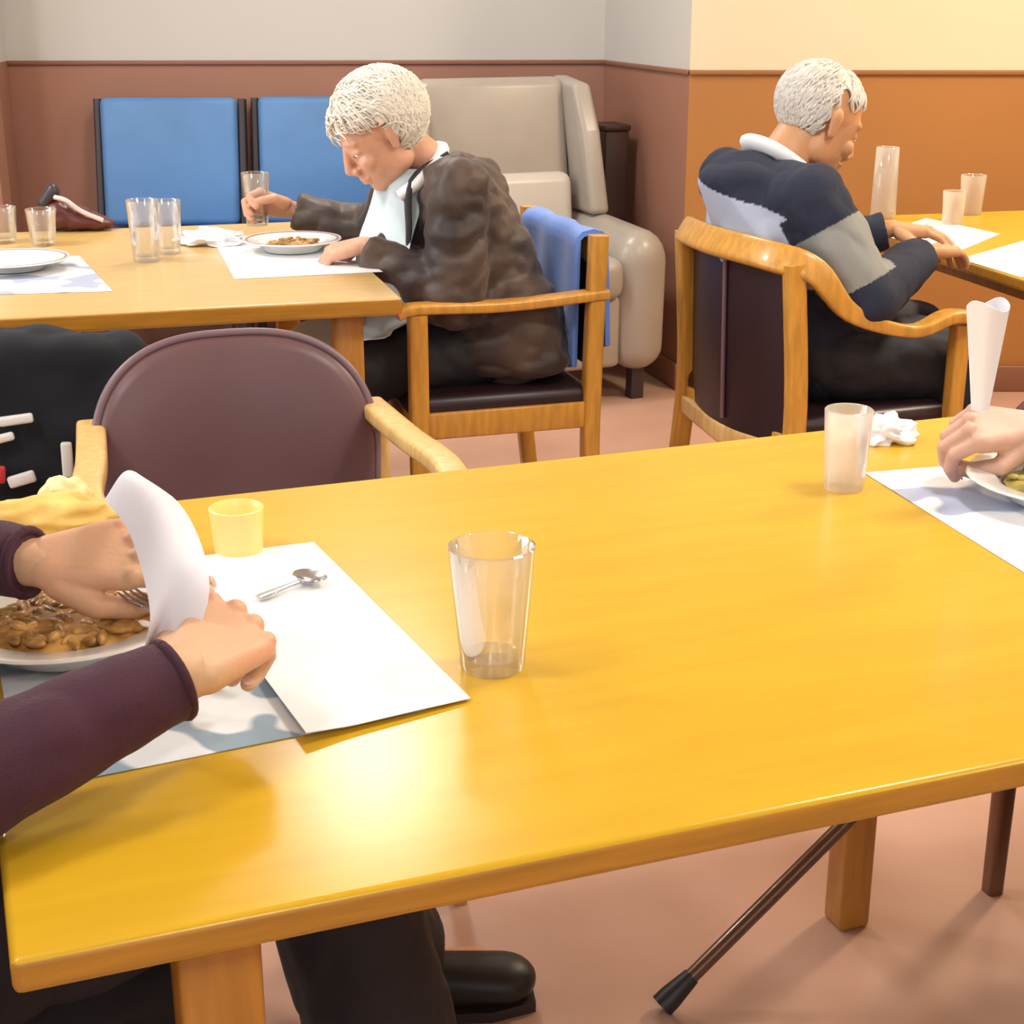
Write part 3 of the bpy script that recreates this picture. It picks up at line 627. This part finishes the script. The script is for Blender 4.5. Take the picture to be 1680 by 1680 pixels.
hair(woman, M['hair_w'], lambda d: (d.z > 0.15 + 0.42*max(0, d.y)) or (d.y < -0.15 and d.z > -0.62) or (abs(d.x) > 0.75 and d.y < 0.25 and d.z > -0.05), n=2800, seed=2, vol=0.012, curl=0.012, length=0.042, thick=0.0018, back=-1.2, side=0.8)

# --- man at the right hand table, seen from behind
thM = math.radians(20); uM = V((math.cos(thM), math.sin(thM), 0)); rM = V((math.sin(thM), -math.cos(thM), 0))
pM = V((0.635, 3.32, 0.565)); shM = V((0.55, 3.305, 0.905))
wMr, wMl = V((0.885, 3.27, 0.775)), V((0.90, 3.62, 0.775))
man = person('person', 'grey-haired person in a navy and pale striped sweater, seen from behind at the right-hand table', (0.70, 3.33, 0), thM, M['skin_m'],
    pM, V((0.585, 3.305, 0.80)), shM, 0.180, V((0.655, 3.36, 1.04)), V((0.85, 0.30, -0.42)),
    [(V((0.725, 3.085, 0.705)), wMr), (V((0.64, 3.64, 0.70)), wMl)],
    [(wMr, hand_R(V((0.75, 0.6, -0.05)), V((0, 0, 1))), -1, 0.35, 0.3), (wMl, hand_R(V((0.85, -0.35, -0.05)), V((0, 0, 1))), 1, 0.35, 0.3)],
    [(V((0.965, 3.27, 0.53)), V((0.99, 3.29, 0.085))), (V((0.95, 3.54, 0.53)), V((0.98, 3.55, 0.085)))], hips=0.175, belly=0.14, chest_r=(0.185, 0.13, 0.15))
def splitM(q):
    c = q-shM; s = c.dot(rM); z = q.z
    if s > 0.17 and abs(q.z-0.80) < 0.095+0*s and q.z > 0.5: pass
    # torso: pale band beneath navy yoke; sleeve: grey band
    el = V((0.725, 3.085, 0.705)); a = shM+rM*0.180; d = el-a; tt = (q-a).dot(d)/d.dot(d); dist = (q-a-d*max(0, min(1, tt))).length
    if dist < 0.085 and tt > 0.05 and s > 0.13: return 2 if 0.28 < tt < 0.86 else 0
    a2 = shM-rM*0.180; d2 = V((0.64, 3.64, 0.70))-a2; t2 = (q-a2).dot(d2)/d2.dot(d2); dist2 = (q-a2-d2*max(0, min(1, t2))).length
    if dist2 < 0.085 and s < -0.15: return 2 if 0.28 < t2 < 0.86 else 0
    for e0, w0 in ((V((0.725, 3.085, 0.705)), wMr), (V((0.64, 3.64, 0.70)), wMl)):
        d0 = w0-e0; t0 = max(0, min(1, (q-e0).dot(d0)/d0.dot(d0)))
        if (q-e0-d0*t0).length < 0.085: return 0
    return 1 if 0.72 < z < 0.93-0.30*max(0, s+0.02) else 0
def mb(b):
    hull(b, ell(shM-uM*0.06+V((0, 0, 0.02)), (0.10, 0.11, 0.06)), ell(V((0.56, 3.30, 0.79)), (0.10, 0.18, 0.12)))
nt = M['navy'].node_tree; an = nt.nodes.new('ShaderNodeAttribute'); an.attribute_name = 'knit'; nt.links.new(an.outputs['Color'], nt.nodes['Principled BSDF'].inputs['Base Color'])
top(man, 'sweater', M['navy'], 0.020, -0.02, (0.070, 0.066, 0.046), 0.006, 0.03, seed=11, extra=mb, split=splitM, vox=0.0040, sc=11)
HPm = man['HP']; b = NB()
tube(b, catmull([HPm(0.06, 0.05, -0.135), HPm(0.082, -0.03, -0.115), HPm(0.05, -0.105, -0.10), HPm(-0.05, -0.105, -0.10), HPm(-0.082, -0.03, -0.115), HPm(-0.06, 0.05, -0.135)], 6), 0.022, 10, e=0.7)
obj('collar', b, M['collar'], man['t'], world_space=True)
trousers(man, M['trouser_m'], (0.11, 0.088, 0.06)); shoes(man, [uM, uM])
hair(man, M['hair_m'], lambda d: (d.z > 0.40 + 0.5*max(0, d.y)) or (d.y < -0.1 and d.z > -0.55), n=1300, seed=6, vol=0.004, curl=0.004, length=0.03, thick=0.0020)

# --- person in plum sweater at the left end of the foreground table (mostly outside the frame)
thL = math.radians(24); uL = V((math.cos(thL), math.sin(thL), 0)); rL = V((math.sin(thL), -math.cos(thL), 0))
wLr = at(305, 1105, z=0.812); wLl = at(62, 925, z=0.815)
pL = V((-0.70, 1.07, 0.545)); shL = V((-0.66, 1.10, 1.0))
left = person('person', 'person in a plum sweater eating at the left end of the yellow table', (-0.74, 1.04, 0), thL, M['skin_l'],
    pL, V((-0.695, 1.08, 0.83)), shL, 0.18, V((-0.57, 1.14, 1.20)), V((0.80, 0.36, -0.46)),
    [(V((-0.465, 0.87, 0.762)), wLr), (V((-0.74, 1.40, 0.80)), wLl)],
    [(wLr, hand_R(V((0.35, 0.93, 0.10)), V((0.35, -0.15, 0.93))), -1, [0.75, 0.95, 1.05, 1.1], 0.9), (wLl, hand_R(V((0.97, 0.20, 0.05)), V((0.10, -0.55, 0.85))), 1, [0.30, 0.42, 0.5, 0.55], 0.5)],
    [(V((-0.20, 1.36, 0.54)), V((-0.105, 1.37, 0.085))), (V((-0.31, 1.50, 0.535)), V((-0.16, 1.735, 0.085)))], hips=0.165, belly=0.13)
top(left, 'sweater', M['plum'], 0.02, -0.02, (0.070, 0.056, 0.033), 0.0035, 0.022, vox=0.005, seed=21, sc=16)
for (el, wr) in left['arms']:
    d = (wr-el).normalized(); c = wr-d*0.012; b = NB(); tube(b, [c+q for q in [p-c for p in disc(c, 0.030, d, 24)]]+[disc(c, 0.030, d, 24)[0]], 0.004, 8, up=d)
    obj('cuff', b, M['plum'], left['t'], world_space=True)
trousers(left, M['trouser'], (0.150, 0.078, 0.082), 0.006, 8); shoes(left, [V((0.8, 0.6, 0)), V((1, 0.12, 0))])
b = NB(); hull(b, ell((-0.58, 0.93, 0.50), 0.07), ell((-0.345, 1.20, 0.44), 0.05), ell((-0.36, 1.22, 0.14), 0.035), ell((-0.60, 0.93, 0.14), 0.04), ell((-0.62, 1.15, 0.50), 0.06), ell((-0.42, 1.30, 0.46), 0.05))
obj('coat_skirt', remesh(b, 0.008, 3, folds(0.010, 9)), M['blackcloth'], left['t'], world_space=True)
hair(left, M['hair_d'], lambda d: (d.z > 0.10 + 0.42*max(0, d.y)) or (d.y < -0.15 and d.z > -0.6), n=260, seed=9, vol=0.012, curl=0.01, length=0.05)
nails(left)

# --- person at the right end (only a hand in the frame)
thR = math.radians(200); uR = V((math.cos(thR), math.sin(thR), 0)); rR = V((math.sin(thR), -math.cos(thR), 0))
wRr = at(1700, 706, z=0.80); wRl = V((0.86, 1.60, 0.80)); pR = V((1.05, 1.88, 0.56)); shR = V((1.04, 1.87, 1.0))
right = person('person', 'person at the right edge of the yellow table, only a closed hand in view', (1.13, 1.86, 0), thR, M['skin_r'],
    pR, V((1.05, 1.875, 0.83)), shR, 0.18, V((0.97, 1.845, 1.21)), V((-0.84, -0.28, -0.42)),
    [(V((1.02, 2.15, 0.79)), wRr), (V((1.10, 1.58, 0.79)), wRl)],
    [(wRr, hand_R(V((-0.97, -0.10, 0.06)), V((0.0, -0.45, 0.9))), -1, [0.8, 0.95, 1.0, 1.0], 0.85), (wRl, hand_R(V((-0.95, 0.2, -0.05)), V((0, 0, 1))), 1, 0.5, 0.5)],
    [(V((0.74, 1.84, 0.52)), V((0.96, 1.93, 0.085))), (V((0.80, 1.62, 0.52)), V((0.99, 1.70, 0.085)))])
top(right, 'sweater', M['maroon'], 0.02, -0.02, (0.068, 0.058, 0.042), 0.004, 0.02, seed=31); trousers(right, M['trouser']); shoes(right, [uR, uR])
hair(right, M['hair_d'], lambda d: (d.z > 0.10 + 0.42*max(0, d.y)) or (d.y < -0.15 and d.z > -0.6), n=200, seed=12, vol=0.012)
nails(right)

# ---------------------------------------------------------------- things on the foreground table
TZ = 0.7305
def tumbler(label, p, h, r1, r0, m, cat='glass', name='drinking_glass', wall_t=0.0025, group=None):
    b = NB(); lathe(b, [(0, 0), (r0*0.96, 0), (r0, 0.004), (r1, h), (r1-wall_t*0.6, h+0.0012), (r1-wall_t, h), (r0-wall_t, 0.012), (0, 0.010)], 40)
    o = obj(name, b, m); o.location = p; return tag(o, label, cat, group)
def on(px, py, z=TZ): q = at(px, py, z=z); q.z = z; return q
tumbler('empty clear glass tumbler in the middle of the yellow table', on(808, 1092), 0.114, 0.0385, 0.029, M['glass'], wall_t=0.003)
tumbler('small yellow cup behind the plum-sleeved person\'s paper sheets', on(392, 908), 0.052, 0.029, 0.026, M['yellowplastic'], 'cup', 'cup')
tumbler('frosted plastic tumbler at the corner of the right-hand placemat', on(1384, 800), 0.098, 0.029, 0.024, M['plastic'], 'tumbler', 'tumbler')
def sheet(name, label, cat, corners, m, z, amp=0.0, lift=None, thick=0.0006, n=14):
    A, B, D, E = [V((q.x, q.y, 0)) for q in corners]    # order round the sheet
    def f(u, v):
        p = (A.lerp(B, u)).lerp(E.lerp(D, u), v); zz = z + (lift(u, v) if lift else 0) + amp*(0.5+0.5*noise.noise(V((p.x*18, p.y*18, 3))))
        return V((p.x, p.y, zz))
    b = NB(); grid(b, f, n, n, thick); o = obj(name, b, m); recentre(o, ((A+D)/2)+V((0, 0, z))); return tag(o, label, cat)
mr = V((at(770, 1150, z=TZ)-at(515, 895, z=TZ))); mr.z = 0; mr.normalize(); ml = V((mr.y, -mr.x, 0))    # ml: to the left, away from the mat's right edge
q0 = on(505, 905); q1 = on(700, 1165)
sheet('placemat', 'white printed paper placemat under the plate of stew', 'placemat', [q0, q1, q1+ml*0.33, q0+ml*0.33], M['paperprint'], TZ+0.0006)
s0, s1 = on(515, 893), on(772, 1150)
sheet('paper_sheet', 'large white paper sheet with a curled corner, right of the plum-sleeved hands', 'paper', [s0, s1, s1+ml*0.150+mr*0.015, s0+ml*0.150], M['paper'], TZ+0.0022,
      0.0012, lambda u, v: 0.018*max(0, v-0.75)*4*0.25*max(0, u-0.4)+0.004*v)
# placemat of the right-hand diner
c0, c1 = on(1418, 776), on(1705, 955); e = (c1-c0).normalized(); g = V((-e.y, e.x, 0))
sheet('placemat', 'white placemat with blue-grey print at the right edge of the yellow table', 'placemat', [c0, c0+e*0.42, c0+e*0.42+g*0.30, c0+g*0.30], M['paperprint2'], TZ+0.0006)
def plate(label, p, r, m=M['china'], rim=True, name='plate', deep=0.022):
    t = thing(name, label, 'plate', p)
    b = NB(); lathe(b, [(0, 0.004), (r*0.55, 0.0), (r*0.58, 0.004), (r*0.70, deep*0.75), (r*0.98, deep), (r, deep+0.002), (r*0.985, deep+0.004), (r*0.70, deep*0.75+0.004), (r*0.60, 0.009), (0, 0.008)], 48); obj('dish', b, m, t)
    if rim:
        b = NB(); lathe(b, [(r*0.90, deep+0.0030), (r*0.93, deep+0.0042), (r*0.945, deep+0.0035), (r*0.92, deep+0.0022)], 48); obj('rim_line', b, M['china_line'], t)
    return t
pp = on(118, 1052, TZ+0.004); plate('white soup plate of brown stew in front of the plum-sleeved person', pp, 0.122, rim=False, deep=0.030)
def food(label, p, r, m, name, seed=0, n=60, h=0.016, pieces=True):
    b = NB(); rnd = random.Random(seed); lathe(b, [(0, 0.0), (r*0.9, 0.0), (r, h*0.45), (r*0.7, h*0.8), (0, h)], 28)
    for k in range(n):
        a, q = rnd.uniform(0, 6.28), r*0.86*math.sqrt(rnd.random()); c = V((q*math.cos(a), q*math.sin(a), h*0.75+rnd.uniform(0, 0.003)))
        R = Matrix.Rotation(rnd.uniform(0, 3.1), 3, 'Z'); hull(b, ell(c, (rnd.uniform(0.007, 0.016), rnd.uniform(0.004, 0.007), rnd.uniform(0.003, 0.006)), R))
    o = obj(name, b, m); o.location = p; o['kind'] = 'stuff'; return tag(o, label, 'food')
food('brown noodle stew filling the soup plate at the left', pp+V((0, 0, 0.011)), 0.080, M['stew'], 'stew', 3, 90, 0.017)
pr_ = on(1745, 818, TZ+0.003); plate('white plate with olive-coloured food cut by the right picture edge', pr_, 0.115, rim=False, deep=0.025)
food('olive-coloured food on the plate at the right picture edge', pr_+V((0, 0, 0.010)), 0.070, M['green'], 'vegetable_mash', 5, 50, 0.015)
def cutlery(kind, label, a, b_, up=(0, 0, 1), m=M['steel'], cat=None, handle_m=None):
    a, b_ = V(a), V(b_); d = (b_-a); L = d.length; t = thing(kind, label, cat or kind, a, math.atan2(d.y, d.x)); pitch = math.asin(max(-1, min(1, d.z/L)))
    t.rotation_euler = (0, -pitch, math.atan2(d.y, d.x))
    b = NB(); sweep(b, [(x*L, 0, 0.003) for x in (0, 0.1, 0.3, 0.5, 0.66)], lambda i: rrect((0.011, 0.013, 0.009, 0.006, 0.006)[i], 0.003, 12, 3)); obj('handle', b, handle_m or m, t)
    b = NB()
    if kind == 'fork':
        sweep(b, [(x*L, 0, 0.003+z) for x, z in ((0.66, 0), (0.74, -0.003), (0.82, -0.002))], lambda i: rrect((0.006, 0.018, 0.022)[i], 0.0025, 12, 3))
        for k in range(4): tube(b, [(0.82*L, -0.009+k*0.006, 0.001), (0.92*L, -0.009+k*0.006, 0.001), (L, -0.009+k*0.006, 0.005)], [0.0017, 0.0016, 0.0008], 8)
        obj('tines', b, m, t)
    elif kind == 'knife': sweep(b, [(x*L, 0, 0.003) for x in (0.5, 0.6, 0.85, 1.0)], lambda i: rrect((0.008, 0.02, 0.02, 0.006)[i], 0.002, 12, 4)); obj('blade', b, m, t)
    else:
        grid(b, lambda u, v: V((L*(0.66+0.34*u), (v-0.5)*0.040*math.sqrt(max(0.02, 1-(2*u-1)**2)), 0.003-0.006*(1-(2*u-1)**2)*(1-(2*v-1)**2)+0.003)), 12, 8, 0.0012); obj('bowl', b, m, t)
    return t
cutlery('spoon', 'small steel spoon lying on the white paper sheet', at(425, 985, z=TZ+0.007), at(525, 945, z=TZ+0.008))
cutlery('fork', 'steel fork held in the near hand of the plum-sleeved person', at(438, 1072, z=TZ+0.035), at(205, 975, z=TZ+0.055))
cutlery('knife', 'table knife added for the dark sleeve shadow behind the right-hand plate', at(1602, 742, z=TZ+0.006), at(1720, 725, z=TZ+0.006)+V((0.06, 0.02, 0)), handle_m=M['black'])  # knife added where the sleeve shadow falls, handle black to stand for it
# napkin held between the hands
def nap(u, v):
    P = catmull([at(205, 795, z=0.875), at(250, 835, z=0.885), at(282, 910, z=0.875), at(292, 985, z=0.85), at(270, 1060, z=0.81), at(235, 1100, z=0.785)], 6)
    i = v*(len(P)-1); k = min(int(i), len(P)-2); c = P[k].lerp(P[k+1], i-k); w = 0.030+0.012*math.sin(PI*v)-0.012*v
    s = u-0.5; return c + V((0.85, 0.0, 0.35))*w*s*1.6 + V((-0.1, 0.3, 0))*0.02*math.sin(5*s+3*v) + V((0, 0, 0.012))*math.cos(4*s)
b = NB(); grid(b, nap, 14, 26, 0.0015); o = obj('napkin', b, M['napkin']); recentre(o, at(270, 950, z=0.85)); tag(o, 'curved white paper napkin held up between the two hands at the left', 'napkin')
def crumple(label, p, s, m=M['napkin'], seed=0, name='napkin', cat='napkin'):
    tb = NB(); bmesh.ops.create_icosphere(tb, subdivisions=4, radius=1)
    for v in tb.verts:
        k = 1+0.55*noise.noise(v.co*2.1+V((seed, 0, 0)))+0.3*abs(noise.noise(v.co*5+V((seed, 3, 0)))); v.co = V((v.co.x*k*s[0], v.co.y*k*s[1], max(0, v.co.z*k*s[2]+s[2]*0.55)))
    o = obj(name, tb, m); o.location = p; return tag(o, label, cat)
crumple('crumpled white napkin behind the frosted tumbler at the right', on(1452, 722), (0.034, 0.028, 0.020), seed=4)
# standing napkin in the right hand
def nap2(u, v):
    c = at(1608, 672, z=0.845).lerp(at(1622, 500, z=0.97), v); a = 2*PI*u; w = 0.010+0.014*v
    return c+V((w*math.cos(a), w*0.7*math.sin(a)*(1+0.3*math.sin(3*a)), 0.006*math.sin(2*a)*v))
b = NB(); grid(b, nap2, 24, 12, 0.001); o = obj('napkin', b, M['napkin']); recentre(o, at(1612, 655, z=0.855)); tag(o, 'rolled white napkin standing up out of the closed hand at the right', 'napkin')
def loaf(label, p, s, m, rz=0, seed=0, name='bread_roll'):
    tb = NB(); bmesh.ops.create_icosphere(tb, subdivisions=4, radius=1)
    for v in tb.verts:
        k = 1+0.22*noise.noise(v.co*2.4+V((seed, 0, 0)))-0.06*abs(math.sin(v.co.x*7))*(v.co.z > 0.2); v.co = V((v.co.x*k*s[0], v.co.y*k*s[1], max(-0.75, v.co.z*k)*s[2]+0.75*s[2]))
    bmesh.ops.rotate(tb, cent=(0, 0, 0), matrix=Matrix.Rotation(rz, 3, 'Z'), verts=tb.verts)
    o = obj(name, tb, m); o.location = p; return tag(o, label, 'bread')
loaf('long golden bread roll behind the far hand at the left', on(70, 880), (0.085, 0.035, 0.027), M['bread'], 0.3, 1)
loaf('small pale bread roll behind the golden one at the left', on(108, 838), (0.030, 0.024, 0.024), M['bread_p'], 0.3, 7)

# walking stick leaning under the table against the far leg
a = at(1096, 1640, z=0.02); top_ = at(1392, 1345, y=1.83); d = (top_-a); bpt = a+d*1.75
t = thing('walking_stick', 'brown walking stick with black rubber tip leaning beneath the yellow table', 'walking stick', (a.x, a.y, 0))
b = NB(); tube(b, [a, a+d*1.0, a+d*1.20], 0.0105); obj('shaft', b, M['stick'], t, world_space=True)
b = NB(); dn = d.normalized(); tube(b, [a-dn*0.012, a+dn*0.005, a+dn*0.03, a+dn*0.045], [0.0175, 0.017, 0.014, 0.012]); obj('rubber_tip', b, M['black'], t, world_space=True)
q = a+d*1.20; b = NB(); tube(b, catmull([q, q+dn*0.02+V((0.01, 0.02, 0)), q+V((0.045, 0.045, 0.01)), q+V((0.06, 0.07, -0.02))], 5), 0.012); obj('handle', b, M['stick'], t, world_space=True)

# ---------------------------------------------------------------- things on the back left table
BZ = 0.7305
tumbler('tall clear glass near the middle of the back left table', on(240, 428, BZ), 0.135, 0.036, 0.028, M['glass'])
tumbler('clear glass standing just right of the tall glass on the back left table', on(278, 415, BZ), 0.12, 0.034, 0.026, M['glass'])
tumbler('clear glass at the left picture edge on the back left table', on(8, 398, BZ), 0.085, 0.034, 0.028, M['glass'])
tumbler('clear glass second from the left picture edge on the back left table', on(72, 402, BZ), 0.085, 0.036, 0.028, M['glass'])
g0 = wristR + V((-0.075, -0.035, -0.015)); tumbler('clear glass held in the white-haired person\'s far hand', (g0.x, g0.y, 0.765), 0.125, 0.034, 0.026, M['glass'])
h0, h1 = on(330, 428, BZ), on(385, 458, BZ); h2, h3 = on(628, 446, BZ), on(560, 405, BZ)
sheet('placemat', 'white paper placemat under the white-haired person\'s plate', 'placemat', [h1, h2, h3, on(350, 395, BZ)], M['paper'], BZ+0.0006)
hp = on(480, 410, BZ+0.003); plate('white plate with a mauve rim line in front of the white-haired person', hp, 0.115, deep=0.024)
food('brown food on the plate of the white-haired person', hp+V((0, 0, 0.009)), 0.062, M['stew'], 'stew', 8, 25, 0.012)
crumple('crumpled white napkin beside the white-haired person\'s plate', on(352, 400, BZ), (0.075, 0.05, 0.022), seed=9)
sheet('placemat', 'white placemat with grey print at the left of the back table', 'placemat', [on(-60, 485, BZ), on(185, 478, BZ), on(130, 420, BZ), on(-60, 425, BZ)], M['paperprint2'], BZ+0.0006)
lp = on(20, 440, BZ+0.003); plate('white plate with a dark rim at the left picture edge on the back left table', lp, 0.125, deep=0.02)
t = thing('handbag', 'dark red bag with a pale flap on the back left table', 'bag', on(125, 378, BZ), 0.2)
t.scale = (0.7, 0.7, 0.8)
b = NB(); hull(b, ell((0.09, 0, 0.02), (0.05, 0.05, 0.02)), ell((-0.06, 0, 0.05), (0.05, 0.05, 0.05)), ell((0.0, 0.02, 0.04), (0.06, 0.06, 0.04))); obj('pouch', remesh(b, 0.006, 2, folds(0.005, 20)), M['maroon'], t)
b = NB(); tube(b, catmull([(-0.06, -0.045, 0.11), (-0.02, -0.06, 0.10), (0.03, -0.058, 0.065), (0.10, -0.05, 0.035)], 5), 0.012, 10, e=0.6); obj('flap', b, M['pink'], t)
b = NB(); hull(b, ell((-0.07, 0.0, 0.12), (0.025, 0.03, 0.03)), ell((-0.10, 0.0, 0.09), (0.025, 0.03, 0.02))); obj('clasp', b, M['darkframe'], t)

# blue cardigan over the back of the woman's chair
wc = bpy.data.objects['armchair']; mw = parent_world(wc)
def cloth(u, v):
    # drapes over the top rail: outside (back) long, inside short
    x = -0.215+0.40*u; s = v
    if s < 0.42: k = s/0.42; y = -0.165-0.008*k; z = 0.50+0.295*k-0.02*math.sin(4*u)*(1-k)
    elif s < 0.52: k = (s-0.42)/0.10; y = -0.173-0.066*k; z = 0.795+0.014*math.sin(PI*k)
    else: k = (s-0.52)/0.48; y = -0.239-0.01*k; z = 0.795-0.25*k-0.03*math.sin(5*u)*k
    y -= 0.007*math.sin(14*u+2*v)*(1 if s > 0.45 else -0.5)
    return mw @ V((x, y, z))
b = NB(); grid(b, cloth, 24, 34, 0.012); o = obj('cardigan', b, M['bluecloth']); recentre(o, (0.16, 3.5, 0.6)); tag(o, 'blue cardigan hanging over the back of the white-haired person\'s chair', 'cardigan')

# big black printed bag in front of the back left table
bc = at(85, 700, y=2.45); t = thing('shopping_bag', 'large black bag with white and red printed marks standing left of the mauve-brown chair', 'bag', (bc.x-0.03, 2.47, 0), 0.15)
b = NB(); hull(b, ell((-0.17, 0.0, 0.05), (0.05, 0.09, 0.05)), ell((0.15, 0.0, 0.05), (0.05, 0.09, 0.05)), ell((0.14, 0.0, 0.72), (0.05, 0.06, 0.05)), ell((-0.17, 0.0, 0.745), (0.05, 0.06, 0.05)))
obj('sack', remesh(b, 0.01, 3, folds(0.012, 8)), M['blackcloth'], t)
for s in (-1, 1):
    b = NB(); tube(b, catmull([(-0.1, s*0.06, 0.62), (-0.13, s*0.085, 0.52), (0.0, s*0.11, 0.47), (0.13, s*0.085, 0.52), (0.1, s*0.06, 0.62)], 5), 0.008, 8); obj('strap', b, M['black'], t)
for cx, cz, w, h, m_ in ((-0.02, 0.53, 0.055, 0.016, 'whiteprint'), (-0.045, 0.50, 0.04, 0.014, 'whiteprint'), (-0.06, 0.44, 0.03, 0.03, 'redprint'), (-0.02, 0.43, 0.045, 0.02, 'whiteprint'), (0.055, 0.46, 0.018, 0.06, 'whiteprint'), (-0.03, 0.35, 0.07, 0.02, 'whiteprint')):
    b = NB(); cz += 0.115; box(b, (cx, -0.078-0.035*(0.7-cz), cz), (w, 0.012, h), Matrix.Rotation(random.uniform(-0.3, 0.3), 4, 'Y'), bev=0.004); obj('printed_mark', b, M[m_], t)

# ---------------------------------------------------------------- things on the right-hand back table
tumbler('tall pale pink bottle-shaped tumbler on the table behind the man\'s arm', on(1448, 358, BZ), 0.185, 0.030, 0.034, M['plastic'], 'bottle', 'bottle')
tumbler('pale cup, the shorter of the pair on the right-hand back table', on(1562, 368, BZ), 0.085, 0.030, 0.026, M['plastic'], 'cup', 'cup')
tumbler('pale cup, the taller of the pair on the right-hand back table', on(1592, 352, BZ), 0.105, 0.034, 0.028, M['plastic'], 'cup', 'cup')
sheet('placemat', 'white placemat before the man on the right-hand back table', 'placemat', [on(1440, 384, BZ), on(1560, 418, BZ), on(1640, 384, BZ), on(1520, 358, BZ)], M['paper'], BZ+0.0006)
sheet('placemat', 'white placemat on the near side of the right-hand back table', 'placemat', [on(1575, 425, BZ), on(1675, 455, BZ), on(1790, 430, BZ), on(1690, 392, BZ)], M['paper'], BZ+0.0006)
bpy.context.view_layer.update()
